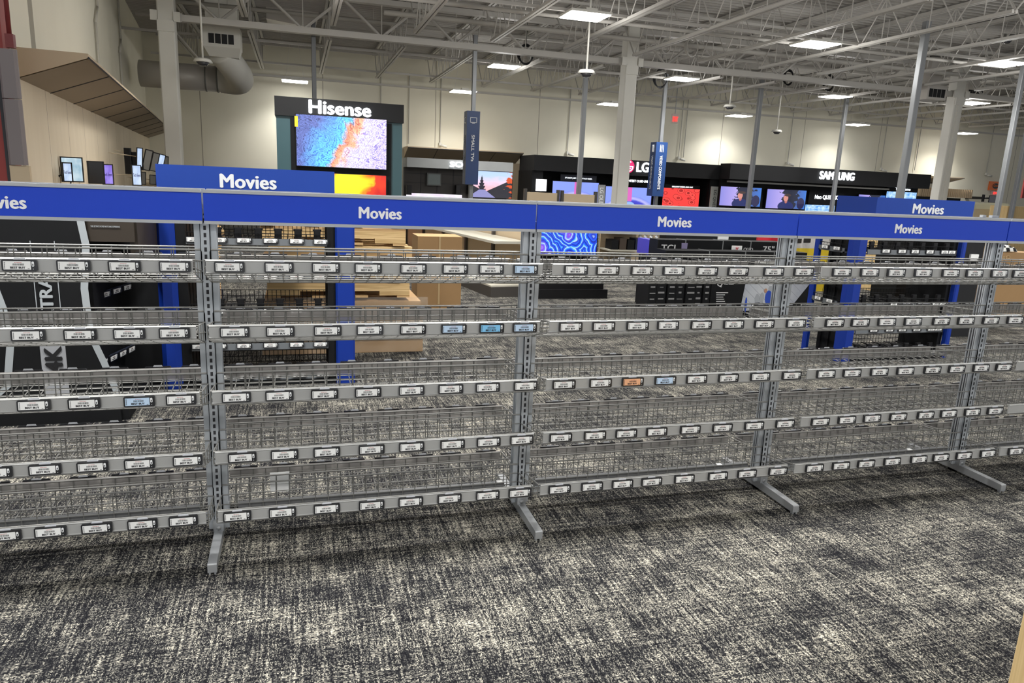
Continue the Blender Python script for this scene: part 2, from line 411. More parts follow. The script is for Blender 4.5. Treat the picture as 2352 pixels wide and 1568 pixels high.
vis = [(.32, 19.4, 3.87, 'first lamp from the left, by the Hisense display'), (5.0, 18.7, 3.87, 'second from the left in the row by the back wall'),
       (9.75, 18.9, 3.87, 'third from the left in the row by the back wall'), (14.6, 19.3, 3.87, 'fourth from the left in the row by the back wall'),
       (19.3, 19.2, 3.87, 'fifth from the left in the row by the back wall'), (24.2, 19.2, 3.87, 'last in the row by the back wall'),
       (5.28, 15.33, 4.15, 'leftmost of the middle row'), (9.76, 14.55, 4.12, 'second of the middle row'), (15.1, 15.3, 4.15, 'third of the middle row'), (18.9, 14.24, 4.15, 'rightmost of the middle row, behind the right column'),
       (5.01, 9.33, 4.15, 'large bright one at top centre'), (9.72, 9.46, 4.15, 'large bright one at top right of centre'), (14.11, 9.25, 4.15, 'large bright one at the right edge')]
for x, y, z, l in vis: make_lamp(x, y, z, 'white hanging LED panel lamp, '+l)
# further unseen rows of the same lamps over the aisles in front of the photographed part
i = 0
for y in (-4.6, .15, 4.9):  # row behind the camera is unseen, added to light the sign fronts
    for x in (-1.3, 1.9, 6.6, 11.3):
        if x < 0 and y > 4: continue
        make_lamp(x, y, 4.15, 'unseen white hanging LED panel lamp over the nearer aisles, %s' % ORD[i]); i += 1
make_lamp(.35, 9.3, 4.15, 'white hanging LED panel lamp over the left end of the near row')

# ------------------------------------------------------------------ near gondola: posts, feet, base rails, signs, wire baskets, price tags
W = 1.22; RZ = [1.088, .866, .634, .412, .188]
PN = ['at the far left outside the frame', 'left post with its foot in front', 'second post with a foot, beside the mushroom TV', 'third post from the left', 'fourth post from the left, near the right edge', 'last post beyond the right edge']
for k in range(-1, 5):
    x = k*W
    r = thing('shelf_upright', 'grey slotted steel shelf post, %s' % PN[k+1], 'shelf post', (x, 0, 0), 0, 'slotted shelf posts')
    b = MB().use(steel2)
    for y_ in (-.022, .016): b.bbox(x-.037, y_, .045, x-.0170, y_+.006, 1.255, .001); b.bbox(x+.0170, y_, .045, x+.037, y_+.006, 1.255, .001)
    for y_ in (-.010, .004): b.bbox(x-.034, y_, .045, x-.0170, y_+.006, 1.255, .001); b.bbox(x+.0170, y_, .045, x+.034, y_+.006, 1.255, .001)
    b.build('wing_profile', steel2, r)
    b = MB()
    for y0, y1 in ((-.030, -.027), (.027, .030)):
        b.box(x-.0165, y0, .045, x-.0045, y1, 1.255); b.box(x+.0045, y0, .045, x+.0165, y1, 1.255)
        for q in range(49): b.box(x-.0045, y0, .045+q*.0254-.0045 if q else .045, x+.0045, y1, .045+q*.0254+.0055)
    for sx in (-1, 1): b.box(x+sx*.0165, -.030, .045, x+sx*.0145, .030, 1.255)
    b.build('slotted_strip', steel2, r)
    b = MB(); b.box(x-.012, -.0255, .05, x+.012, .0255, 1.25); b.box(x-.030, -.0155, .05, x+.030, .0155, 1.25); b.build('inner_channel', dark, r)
    for sgn, nm in ((-1, 'foot'), (1, 'foot')):
        b = MB(); y1 = sgn*.293
        p = [(x-.0155, 0, .014), (x-.0155, y1, .010), (x-.0155, y1, .040), (x-.0155, y1*.985, .043), (x-.0155, 0, .050)]
        b.prism(p, (.031, 0, 0)); b.box(x-.012, y1-.004*sgn, 0, x-.006, y1-sgn*.02, .012); b.box(x+.006, y1-.004*sgn, 0, x+.012, y1-sgn*.02, .012)
        b.box(x-.01, -.02, 0, x+.01, .02, .012)
        o = b.build(nm, steel, r)
        c = MB(); c.box(x-.019, sgn*.030, .045, x+.019, sgn*.050, .088); c.bar((x, sgn*.050, .058), (x, sgn*.0505, .058), .009, 12)
        c.build('foot_bracket', steel, o)
for k in range(-1, 4):
    x0 = k*W+.040; x1 = (k+1)*W-.040
    r = thing('base_rail', 'grey steel base rail low between shelf posts, %s bay from the left' % ORD[k+1], 'base rail', ((x0+x1)/2, 0, .06), 0, 'base rails')
    b = MB(); b.box(x0, -.010, .078, x1, .012, .107); b.build('lower_rail', steel2, r)
    b = MB(); b.box(x0+.03, -.010, .109, x1-.03, .014, .136); b.box(x0+.03, -.004, .10, x1-.03, .006, .112); b.build('upper_rail', mat('dark_steel', (.17, .175, .18), .5, .4), r)
mv = textmesh('Movies', .062, .036, .0008, spacing=1.04)
for k in range(-1, 4):
    x0 = k*W+.003; x1 = (k+1)*W-.003; xc = (x0+x1)/2
    r = thing('header_sign', 'long blue shelf header sign reading Movies, %s' % ['cut off at the left edge', 'above the second bay from the left', 'in the middle bay', 'right of the middle bay', 'cut off at the right edge'][k+1], 'sign', (xc, -.055, 1.22), 0, 'blue header signs of the near shelf')
    b = MB(); b.box(x0, -.058, 1.226, x1, -.050, 1.326); b.build('sign_panel', blue, r)
    for z0, z1, nm in ((1.324, 1.335, 'trim'), (1.217, 1.228, 'trim')):
        b = MB(); b.box(x0, -.064, z0, x1, -.046, z1); b.build(nm, trimg, r)
    b = MB(); b.box(x0+.02, -.048, 1.24, x1-.02, -.030, 1.262)
    for xx in (x0+.03, x1-.06): b.box(xx, -.048, 1.23, xx+.03, -.0, 1.25)
    b.box(x0, .046, 1.217, x1, .060, 1.335); b.build('sign_carrier', trimg, r)
    me = mv.copy(); me.materials.append(white); me.name = 'lettering'
    o = bpy.data.objects.new('lettering', me); COL.objects.link(o); o.parent = r; o.location = (0, -.0045, .052)
    xs = [v.co.x for v in me.vertices]; zs = [v.co.z for v in me.vertices]; sx = .158/(max(xs)-min(xs)); sz = .043/(max(zs)-min(zs))
    for v in me.vertices: v.co.x *= sx; v.co.z *= sz

def basket_meshes(front):
    """local: x 0..1.2 along the bay, y=0 post plane, y=-.22 lip, z=0 price rail centre"""
    top = .036 if front else .075; zb = -.080 if front else -.045; R = .0019; x0, x1 = .014, 1.206
    yb = -.024; n = 24; g = MB(); st = (x1-x0)/n
    hz = [top-.04, top-.08] if top-.08 > zb+.02 else [top-.04]
    g.bar((x0, yb, top), (x1, yb, top), .0032, 6)
    for z in hz: g.bar((x0, yb-.002, z), (x1, yb-.002, z), R, 4)
    g.bar((x0, yb, zb), (x1, yb, zb), .0026, 5)
    for i in range(n+1): g.bar((x0+i*st, yb, top), (x0+i*st, yb, zb), R, 4)
    f = MB(); zf = -.026
    for i in range(n+1):
        x = x0+i*st; f.bar((x, yb, zb), (x, -.212, zf), R, 4)
    for t in (.25, .5, .75, 1.): f.bar((x0, yb+(-.212-yb)*t, zb+(zf-zb)*t-.003), (x1, yb+(-.212-yb)*t, zb+(zf-zb)*t-.003), R, 4)
    l = MB()
    for i in range(n+1): x = x0+i*st; l.bar((x, -.212, zf), (x, -.214, .020), R, 4)
    l.bar((x0, -.214, .021), (x1, -.214, .021), .0028, 5); l.bar((x0, -.213, -.004), (x1, -.213, -.004), R, 4)
    sides = []
    for x in (x0, x1):
        s = MB(); sides.append(s)
        s.bar((x, yb, top), (x, yb, zb), .003, 5); s.bar((x, yb, top-.04), (x, -.214, .021), .0024, 5); s.bar((x, yb, top-.078), (x, -.213, -.006), .0022, 5)
        s.box(x-.0015 if x < .5 else x-.001, -.001, zb+.01, x+.001 if x < .5 else x+.0015, -.03, top-.005)
        for t in (.35, .68): s.bar((x, yb+(-.212-yb)*t, zb+(zf-zb)*t), (x, yb+(-.212-yb)*t, top-.04+(.061-top)*t), R, 4)
    p = MB()
    pr = [(-.2165, -.0205), (-.2175, .020), (-.223, .0235), (-.2265, .0205), (-.2235, .017), (-.2235, -.0165), (-.2265, -.0195), (-.223, -.0235)]
    p.prism([(x0+.006, y, z) for y, z in pr], (x1-x0-.012, 0, 0))
    return [('back_grid', g.mesh('back_grid', wire)), ('bottom_grid', f.mesh('bottom_grid', wire)), ('front_grid', l.mesh('front_grid', wire)),
            ('side_frame', sides[0].mesh('side_frame', wire)), ('side_frame', sides[1].mesh('side_frame', wire)), ('price_rail', p.mesh('price_rail', rail_m if front else rail_r))]
BM = {True: basket_meshes(True), False: basket_meshes(False)}
BAY = ['leftmost bay', 'second bay', 'middle bay', 'fourth bay', 'rightmost bay']
ROW = ['top', 'second', 'third', 'fourth', 'bottom']
for front in (True, False):
    for k in range(-1, 4):
        for j in range(5):
            z = RZ[j] if front else RZ[j]-.034
            loc = (k*W, 0, z) if front else ((k+1)*W, 0, z)
            r = thing('wire_basket', 'empty zinc wire shelf basket, %s row, %s, %s side' % (ROW[j], BAY[k+1], 'near' if front else 'far'), 'wire basket', loc, 0 if front else PI,
                      ('near' if front else 'far')+' side wire baskets', local=True)
            if not front: r.scale = (1, 1.13, 1)
            for nm, me in BM[front]:
                o = bpy.data.objects.new(nm, me); COL.objects.link(o); o.parent = r
# electronic price tags
TW, TH = .095, .0355
def tag_meshes():
    h = MB(); b_ = .003
    p = [(-TW/2+b_, -TH/2), (TW/2-b_, -TH/2), (TW/2, -TH/2+b_), (TW/2, TH/2-b_), (TW/2-b_, TH/2), (-TW/2+b_, TH/2), (-TW/2, TH/2-b_), (-TW/2, -TH/2+b_)]
    h.prism([(x, 0, z) for x, z in p], (0, -.009, 0))
    d = MB(); d.box(-.0425, -.0090, -.0128, .0315, -.0095, .0132)
    ink = MB()
    tomesh(ink, textmesh('BEST BUY', .0088, .055, .0001, sx=1.08), tagi, (-.004, -.0097, -.0065))
    ink.box(.0225, -.0096, -.0108, .0275, -.0099, -.0092)
    rnd = random.Random(3)
    for i in range(15):
        x = -.0175+i*.0021; ink.box(x, -.0096, -.0002, x+(.0007+.0007*rnd.random()), -.0099, .0058)
    for i in range(7): z = -.0105+i*.0031; ink.box(-.0402, -.0096, z, -.0378, -.0099, z+.0019)
    ink.use(tagr)
    for i in range(6): x = -.012+i*.0033; ink.box(x, -.0096, .0082, x+.0022, -.0099, .0098)
    wn = MB(); pw = [(.0372+.0034*math.cos(t), .0045+(.0045 if math.sin(t) > 0 else -.0045)+.0034*math.sin(t)) for t in [2*PI*i/16 for i in range(16)]]
    wn.use(tagwin).prism([(x, -.009, z) for x, z in pw], (0, -.0006, 0)); wn.bar((.0375, -.009, -.011), (.0375, -.0096, -.011), .0012, 8)
    wn.use(tagi).box(.0358, -.0096, -.001, .0386, -.0100, .0055)
    cl = MB(); cl.prism([(-.018, 0, TH/2-.001), (.018, 0, TH/2-.001), (.014, 0, TH/2+.006), (-.014, 0, TH/2+.006)], (0, -.002, 0))
    return [('housing', h.mesh('housing', tagb)), ('display', d.mesh('display', tagw)), ('print', ink.mesh('print')), ('sensor_window', wn.mesh('sensor_window')), ('clip', cl.mesh('clip', clipg))]
TM = tag_meshes()
TAGS = []
def price_tag(x, y, z, rz, label, group, tilt=0., full=True):
    TAGS.append((x, y, z, rz, label, group, tilt, TM if full else [TM[0], TM[4]]))
def make_tag(x, y, z, rz, label, group, tilt, parts):
    r = thing('price_tag', label, 'price tag', (x, y, z), rz, group, local=True)
    r.rotation_euler = (tilt, 0, rz)
    for nm, me in parts:
        o = bpy.data.objects.new(nm, me); COL.objects.link(o); o.parent = r
GLARE = {(1, 1130): 'blue', (1, 1043): 'pale', (1, 1206): 'pale', (0, 1208): 'pale', (2, 1530): 'pale', (2, 320): 'pale', (2, 1455): 'copper'}  # tags with coloured reflected glare painted into the display colour
GLARE_MATS = {'blue': mat('glare_blue', (.22, .55, .85), .2), 'pale': mat('glare_pale_blue', (.50, .66, .85), .2), 'copper': mat('glare_copper', (.80, .42, .24), .25)}
GLARE_MESH = {}
for k_, m_ in GLARE_MATS.items():
    me_ = TM[1][1].copy(); me_.materials.clear(); me_.materials.append(m_); GLARE_MESH[k_] = me_
TAGPX = [
 [(43,601),(168,604),(285,605),(401,606),(527,614),(641,615),(749,618),(846,620),(950,622),(1046,625),(1129,626),(1208,628),(1324,625),(1397,625),(1476,625),(1549,625),(1626,623),(1697,624),(1779,624),(1848,624),(1936,623),(2000,624),(2061,625),(2123,625),(2186,626),(2241,626),(2298,627),(2347,628)],
 [(63,763),(183,762),(296,761),(400,757),(539,766),(644,764),(753,762),(850,762),(949,762),(1043,761),(1130,761),(1206,760),(1312,751),(1388,750),(1466,749),(1536,748),(1612,747),(1687,745),(1757,746),(1830,745),(1919,742),(1978,741),(2039,740),(2099,739),(2164,738),(2221,737),(2278,736),(2334,734)],
 [(77,933),(193,930),(320,926),(416,922),(543,913),(642,909),(746,906),(846,902),(946,897),(1036,894),(1121,892),(1208,891),(1297,877),(1381,875),(1455,872),(1530,871),(1602,867),(1675,866),(1748,864),(1820,863),(1899,859),(1959,856),(2022,853),(2082,850),(2144,848),(2200,846),(2256,843),(2308,842)],
 [(-12,1082),(102,1076),(212,1070),(320,1063),(431,1057),(557,1064),(654,1055),(751,1048),(854,1041),(946,1033),(1040,1027),(1123,1021),(1199,1016),(1289,1003),(1368,998),(1440,994),(1510,990),(1587,986),(1661,982),(1734,977),(1805,973),(1886,968),(1947,965),(2005,961),(2065,957),(2128,954),(2181,950),(2236,945),(2288,942)],
 [(10,1228),(115,1221),(222,1213),(327,1205),(421,1198),(545,1190),(649,1182),(751,1172),(854,1163),(944,1155),(1033,1147),(1121,1140),(1195,1135),(1286,1126),(1361,1119),(1431,1113),(1498,1108),(1573,1103),(1650,1097),(1717,1091),(1788,1086),(1872,1079),(1933,1073),(1991,1067),(2051,1062),(2112,1057),(2163,1052),(2216,1047),(2271,1043),(2335,1037)]]
rnd = random.Random(11)
for j, row in enumerate(TAGPX):
    cnt = {}
    for (px, py) in row:
        X = PY(px, py, -.236).x; k = int(math.floor(X/W)); cnt[k] = cnt.get(k, 0)+1
        glare_ = GLARE.get((j, px))
        price_tag(X, -.2265, RZ[j]+.0005, 0, (glare_+' glare-painted ' if glare_ else '')+'BEST BUY price tag, %s from left on %s near rail, %s' % (ORD[cnt[k]-1], ROW[j], BAY[k+1] if -1 <= k < 4 else 'beyond the bays'),
                  'electronic price tags on the near shelf', tilt=rnd.uniform(-.10, .04))
        if glare_: TAGS[-1] = TAGS[-1][:7]+([TM[0], ('display', GLARE_MESH[glare_])]+TM[2:],)
for j in range(5):
    for k in range(-1, 4):
        for q in range(8):
            X = k*W+.085+q*.149+rnd.uniform(-.012, .012)
            if X < -.95: continue
            price_tag(X, .256, RZ[j]-.024, PI, 'price tag seen from behind, %s on %s far rail, %s' % (ORD[q], ROW[j], BAY[k+1]), 'price tags on the far side of the near shelf', tilt=0, full=False)
# paper slip lying in the far bottom basket, little white floor tags
b = MB(); p = PY(643, 1106, .03); b.box(p.x-.037, .028, p.z-.042, p.x+.037, .0288, p.z+.042)
tag(b.build('paper_slip', mat('paper', (.86, .87, .86), .6), at=(p.x, .028, p.z-.04)), 'white paper slip caught in the bottom wire basket of the second bay', 'paper')
for i, (px, py, l) in enumerate(((519, 1157, 'beside the foot of the left post'), (1146, 1097, 'on the base rail left of the second post'), (1655, 1008, 'on the far floor behind the fourth bay'), (2085, 1029, 'on the base rail of the rightmost bay'))):
    p = PY(px, py, .012); b = MB(); b.box(p.x-.012, -.008, .136, p.x+.012, .012, .139)
    tag(b.build('white_label', mat('paper', (.75, .76, .74), .6), at=(p.x, 0, .136)), 'small white label chip '+l, 'label')
# pale wooden unit at the lower right corner
r = thing('display_table', 'pale wooden table end cutting the bottom right corner', 'table', (2.1, -2.0, 0))
b = MB(); b.bbox(1.84, -2.35, 0, 1.88, -1.75, .72, .003); b.build('end_panel', pale_m, r)
b = MB(); b.box(1.88, -1.80, .05, 2.75, -1.775, .70); b.build('front_panel', pale_m, r)
b = MB(); b.bbox(1.84, -2.36, .72, 2.80, -1.75, .75, .003); b.build('tabletop', pale_m, r)
b = MB(); b.bbox(2.75, -2.35, 0, 2.79, -1.75, .72, .003); b.build('end_panel', pale_m, r)

# ------------------------------------------------------------------ screens
def screen_river():
    g = NT('screen_river'); u = g.sep(g.coord('Generated')); v = g.coord('Object', scale=(1, 1, 1))
    n = g.noise(v, 1.8, 6, 1.2); n2 = g.noise(v, 3.2, 5, 3.0, .62)
    f = g.math('ADD', u[0], g.math('MULTIPLY', g.math('SUBTRACT', n, .5), .55))
    f = g.math('ADD', f, g.math('MULTIPLY', g.math('SUBTRACT', u[2], .5), -.22))
    c = g.ramp(f, [(.10, (.01, .05, .30)), (.30, (.02, .30, .80)), (.46, (.03, .50, .85)), (.53, (.75, .18, .05)), (.60, (.80, .35, .15)), (.68, (.62, .55, .85)), (.95, (.50, .42, .75))])
    vein = g.math('ABSOLUTE', g.math('SUBTRACT', n2, .5)); vc = g.ramp(vein, [(.0, (.03, .03, .10)), (.035, (.9, .9, .95)), (.10, (.55, .55, .62)), (.3, (.12, .2, .4))])
    g.emit(g.mix(.16, g.mix(.95, c, vc, 'OVERLAY'), vc), 1.15); return g.m
def screen_fire():
    g = NT('screen_fire'); u = g.sep(g.coord('Generated')); n = g.noise(g.coord(), 2.6, 5, .8)
    d = g.math('ADD', g.math('ABSOLUTE', g.math('SUBTRACT', u[0], .55)), g.math('MULTIPLY', g.math('ABSOLUTE', g.math('SUBTRACT', u[2], .82)), .9))
    f = g.math('ADD', d, g.math('MULTIPLY', g.math('SUBTRACT', n, .5), .6))
    g.emit(g.ramp(f, [(.18, (1, .95, .02)), (.27, (1, .62, .01)), (.38, (.85, .05, .01)), (.62, (.6, .01, .01)), (.8, (.9, .12, .02))]), 1.1); return g.m
def screen_arc(name, seed):
    g = NT(name); u = g.sep(g.coord('Generated'))
    dx = g.math('SUBTRACT', u[0], .52); dz = g.math('ADD', u[2], .35)
    r = g.math('SQRT', g.math('ADD', g.math('MULTIPLY', g.math('MULTIPLY', dx, dx), 2.4), g.math('MULTIPLY', dz, dz)))
    n = g.noise(g.coord('Generated', scale=(8, 1, 8)), 1, 3)
    c = g.ramp(g.math('ADD', r, g.math('MULTIPLY', n, .08)), [(.5, (.03, .02, .30)), (.78, (.05, .06, .55)), (.88, (.45, .45, .85)), (1.0, (.16, .22, .75)), (1.25, (.22, .30, .85))])
    st = g.math('LESS_THAN', g.math('ABSOLUTE', g.math('SUBTRACT', u[0], .52)), .05); up = g.math('GREATER_THAN', u[2], .35)
    c = g.mix(g.math('MULTIPLY', st, up), c, (.62, .12, .45))
    ball = g.math('LESS_THAN', g.math('ADD', g.math('MULTIPLY', dx, dx), g.math('MULTIPLY', g.math('MULTIPLY', g.math('SUBTRACT', u[2], .12), g.math('SUBTRACT', u[2], .12)), .4)), .018)
    g.emit(g.mix(ball, c, (.25, .42, .85)), 1.1); return g.m
def screen_gears():
    g = NT('screen_gears'); o = g.n('ShaderNodeTexVoronoi'); g.L(g.coord('Generated', scale=(5, 1, 3.2)), o.inputs['Vector']); o.inputs['Scale'].default_value = 1
    g.emit(g.ramp(o.outputs['Distance'], [(.0, (.12, .005, .005)), (.16, (.55, .01, .01)), (.24, (.08, .0, .0)), (.28, (.85, .05, .04)), (.42, (.9, .06, .05)), (.47, (.25, .0, .0)), (.52, (.8, .04, .035))]), 1.1); return g.m
def screen_shell():
    g = NT('screen_shell'); o = g.n('ShaderNodeTexVoronoi'); gc = g.coord('Generated', scale=(3.4, 1, 2.3), loc=(.2, 0, .35)); wn = g.n('ShaderNodeTexNoise'); g.L(gc, wn.inputs['Vector']); wn.inputs['Scale'].default_value = 1.6; va = g.n('ShaderNodeVectorMath', operation='MULTIPLY_ADD'); g.L(wn.outputs['Color'], va.inputs[0]); va.inputs[1].default_value = (.35, 0, .35); g.L(gc, va.inputs[2]); g.L(va.outputs[0], o.inputs['Vector']); o.inputs['Scale'].default_value = 1
    n = g.noise(g.coord('Generated'), 9, 3); d = g.math('ADD', o.outputs['Distance'], g.math('MULTIPLY', n, .05))
    rings = g.math('FRACT', g.math('MULTIPLY', d, 5.5))
    c = g.ramp(rings, [(.0, (.01, .01, .16)), (.25, (.01, .05, .75)), (.45, (.05, .35, .95)), (.6, (.45, .7, 1)), (.72, (.02, .03, .40)), (.9, (.02, .10, .8))])
    c2 = g.ramp(o.outputs['Distance'], [(.0, (.9, .3, .8)), (.2, (.35, .05, .6)), (.38, (.0, .0, .1)), (.6, (.0, .02, .1))])
    g.emit(g.mix(.45, c, c2, 'ADD'), 1.15); return g.m
def screen_portrait(name, sh):
    g = NT(name); v = g.coord('Generated'); u = g.sep(v); n = g.noise(g.coord('Generated', scale=(7, 1, 5), loc=(sh, 0, 0)), 1, 5, .6)
    bg = g.ramp(u[0], [(.0, (.22, .22, .62)), (.45, (.42, .34, .72)), (.62, (.06, .08, .22)), (1, (.04, .16, .55))])
    dk = g.math('LESS_THAN', g.math('ADD', g.math('ABSOLUTE', g.math('SUBTRACT', u[0], .60)), g.math('MULTIPLY', n, .62)), .50)
    c = g.mix(dk, bg, (.012, .015, .035))
    def ell(cx, cz, a, b_):
        x = g.math('DIVIDE', g.math('SUBTRACT', u[0], cx), a); z = g.math('DIVIDE', g.math('SUBTRACT', u[2], cz), b_)
        return g.math('LESS_THAN', g.math('ADD', g.math('MULTIPLY', x, x), g.math('MULTIPLY', z, z)), 1)
    c = g.mix(ell(.50, .12, .20, .28), c, (.012, .02, .11)); c = g.mix(ell(.50, .40, .035, .12), c, (.40, .14, .12))
    c = g.mix(ell(.49, .56, .060, .17), c, (.58, .24, .20)); c = g.mix(ell(.53, .72, .085, .07), c, (.05, .03, .03)); c = g.mix(ell(.88, .30, .10, .30), c, (.02, .02, .07))
    g.emit(c, 1.1); return g.m
def screen_pagoda():
    g = NT('screen_pagoda'); v = g.coord('Generated'); u = g.sep(v); n = g.noise(g.coord('Generated', scale=(6, 1, 8)), 1, 5)
    sky = g.ramp(g.math('ADD', u[2], g.math('MULTIPLY', g.math('SUBTRACT', n, .5), .4)), [(.35, (.9, .45, .5)), (.6, (.75, .6, .8)), (.85, (.45, .6, .85))])
    hill = g.math('LESS_THAN', u[2], g.math('ADD', .22, g.math('MULTIPLY', g.math('ABSOLUTE', g.math('SUBTRACT', u[0], .33)), .75)))
    c = g.mix(hill, sky, (.02, .02, .03))
    road = g.math('LESS_THAN', g.math('ADD', g.math('ABSOLUTE', g.math('SUBTRACT', u[0], .25)), g.math('MULTIPLY', u[2], .9)), .34); c = g.mix(road, c, (.25, .25, .5))
    pg = g.math('LESS_THAN', g.math('ABSOLUTE', g.math('SUBTRACT', u[0], .24)), g.math('MULTIPLY', g.math('SUBTRACT', .85, u[2]), g.math('ADD', .10, g.math('MULTIPLY', g.math('FRACT', g.math('MULTIPLY', u[2], 9)), .12))))
    c = g.mix(g.math('MULTIPLY', pg, g.math('GREATER_THAN', u[2], .3)), c, (.015, .015, .03))
    lamp = g.math('GREATER_THAN', g.math('MULTIPLY', n, u[0]), .50); c = g.mix(lamp, c, (.6, .08, .02)); g.emit(c, 1.1); return g.m
def screen_plain(name, c1, c2, st=1., sc=2):
    g = NT(name); n = g.noise(g.coord('Generated', scale=(sc, 1, sc*.8)), 1, 4); g.emit(g.ramp(n, [(.35, c1), (.65, c2)]), st); return g.m
scr_river, scr_fire, scr_shell, scr_gears, scr_pag = screen_river(), screen_fire(), screen_shell(), screen_gears(), screen_pagoda()
scr_ice = screen_plain('screen_ice', (.08, .30, .72), (.55, .75, .95), 1.1, 9)
scr_pale = screen_plain('screen_pale_blue', (.42, .55, .80), (.62, .74, .90), .95, 2)
scr_violet = screen_plain('screen_violet', (.20, .12, .62), (.34, .26, .80), .95, 2)
scr_land = screen_plain('screen_landscape', (.35, .55, .68), (.65, .80, .88), .8, 3)
scr_off = mat('screen_off', (.015, .015, .017), .12)
scr_cloud = screen_plain('screen_cloud', (.8, .7, .85), (.9, .92, .95), 1., 6)
def tv(name, label, c, wd, ht, scr, rz=0., rx=0., group=None, th=.05, bez=.012, cat='television', bodym=None):
    """flat panel television, centre c, facing -y before the turn"""
    r = thing(name, label, cat, c, rz, group, local=True); r.rotation_euler = (rx, 0, rz)
    b = MB(); b.box(-wd/2, -.004, -ht/2, wd/2, .018, ht/2); b.box(-wd*.36, .018, -ht*.42, wd*.36, th, ht*.2); b.build('housing', bodym or black, r)
    b = MB(); b.box(-wd/2+bez, -.0055, -ht/2+bez, wd/2-bez, -.004, ht/2-bez); b.build('screen', scr, r)
    b = MB(); e = bez
    b.box(-wd/2, -.009, -ht/2, wd/2, -.004, -ht/2+e); b.box(-wd/2, -.009, ht/2-e, wd/2, -.004, ht/2); b.box(-wd/2, -.009, -ht/2, -wd/2+e, -.004, ht/2); b.box(wd/2-e, -.009, -ht/2, wd/2, -.004, ht/2)
    b.build('bezel', black, r); return r
def tvpx(name, label, x0, y0, x1, y1, Y, scr, **k):
    a = PY(x0, y0, Y); d = PY(x1, y0+(x1-x0)*.05, Y); e = PY((x0+x1)/2, y1, Y); t = PY((x0+x1)/2, y0, Y)
    return tv(name, label, ((a.x+d.x)/2, Y, (e.z+t.z)/2), d.x-a.x, t.z-e.z, scr, **k)

# ------------------------------------------------------------------ Hisense display
HY = 11.2
a = PY(630, 220, HY); d = PY(927, 241, HY); zt = a.z; zb = PY(630, 264, HY).z; x0, x1 = a.x, d.x
r = thing('brand_display', 'tall dark teal television display wall with lit Hisense header', 'display', ((x0+x1)/2, HY+.3, 0))
b = MB(); b.box(x0, HY-.05, zb, x1, HY+.6, zt); b.build('header', charc, r)
teal = mat('teal_panel', (.035, .085, .10), .45, noise=.15, nscale=1)
b = MB(); b.box(x0+.02, HY, 0, x1-.02, HY+.55, zb); b.build('back_panel', teal, r)
b = MB(); b.box(x0+.26, HY-.03, .05, x1-.22, HY+.02, zb-.02); b.build('centre_panel', blackm, r)
text('lit_lettering', 'Hisense', glow, r, ((x0+x1)/2-.01, HY-.07, PY(780, 250, HY).z), width=1.10, height=.235, size=.3, bold=.032, extr=.012, spacing=1.02)
tvpx('television', 'large television showing a blue, orange and lilac river landscape', 678, 267, 889, 386, HY-.1, scr_river)
tvpx('television', 'television showing red and yellow fire below the river landscape', 690, 398, 888, 530, HY-.1, scr_fire)
p = PY(680, 278, HY-.17); b = MB(); b.box(p.x-.025, HY-.118, p.z-.09, p.x+.03, HY-.112, p.z+.09)
tag(b.build('energy_label', yellow, at=(p.x, HY, p.z)), 'small yellow label on the corner of the river television', 'label')

# ------------------------------------------------------------------ vendor displays near the back wall
def header(name, label, px0, y0t, y0b, px1, Y, m, depth=.9):
    a = PY(px0, y0t, Y); c = PY(px0, y0b, Y); d = PY(px1, y0t+(px1-px0)*.053, Y)
    r = thing(name, label, 'display', ((a.x+d.x)/2, Y+depth/2, 0)); b = MB(); b.box(a.x, Y, c.z, d.x, Y+depth, a.z); b.build('header', m, r)
    return r, a.x, d.x, c.z, a.z
conc = mat('concrete_grey', (.26, .27, .27), .7, noise=.18, nscale=2)
r, x0, x1, zb, zt = header('brand_display', 'grey concrete look display with lit SONY header', 935, 361, 383, 1179, 17.2, conc)
b = MB(); b.box(x0, 17.75, 0, x1, 18.05, zb); b.build('back_panel', mat('brown_grey_panel', (.055, .05, .048), .6), r)
b = MB()
for i in range(1, 4): b.box(x0+i*(x1-x0)*.155, 17.74, .2, x0+i*(x1-x0)*.155+.015, 17.75, zb)
for z in (1.25, 1.5): b.box(x0, 17.74, z, x1*.99, 17.75, z+.012)
b.build('panel_joint', dark, r)
text('lit_lettering', 'SONY', glow, r, (PY(1066, 380, 17.17).x, 17.17, (zb+zt)/2), width=.80, height=.15, size=.2, bold=.02, extr=.01)
tvpx('television', 'television showing a pagoda street at sunset, in the SONY display', 1084, 393, 1178, 455, 17.69, scr_pag, group=None)
tvpx('television', 'television with a pale cloudy picture low in the SONY display', 932, 444, 1062, 500, 17.68, scr_cloud)
r = thing('wall_niche_box', 'small grey glass fronted box on the dark SONY panel', 'box', (PY(997, 412, 17.7).x, 17.7, PY(997, 412, 17.7).z), 0)
p = PY(997, 412, 17.6); b = MB(); b.box(p.x-.20, 17.6, p.z-.17, p.x+.20, 17.74, p.z+.17); b.build('frame', mat('mid_grey', (.10, .11, .11), .5), r)
b = MB(); b.box(p.x-.17, 17.59, p.z-.14, p.x+.17, 17.60, p.z+.14); b.build('front_glass', mat('grey_glass', (.16, .20, .20), .2), r)
for i, px in enumerate((940, 1053, 1081)):
    p = PY(px, 436, 17.5); b = MB(); b.bbox(p.x-.07, 17.5, p.z-.13, p.x+.07, 17.7, p.z+.13, .01)
    tag(b.build('loudspeaker', black, at=(p.x, 17.6, p.z-.13)), 'small black loudspeaker, %s in the SONY display' % ['at the left end', 'left of the hanging sign', 'just behind the hanging sign'][i], 'loudspeaker')
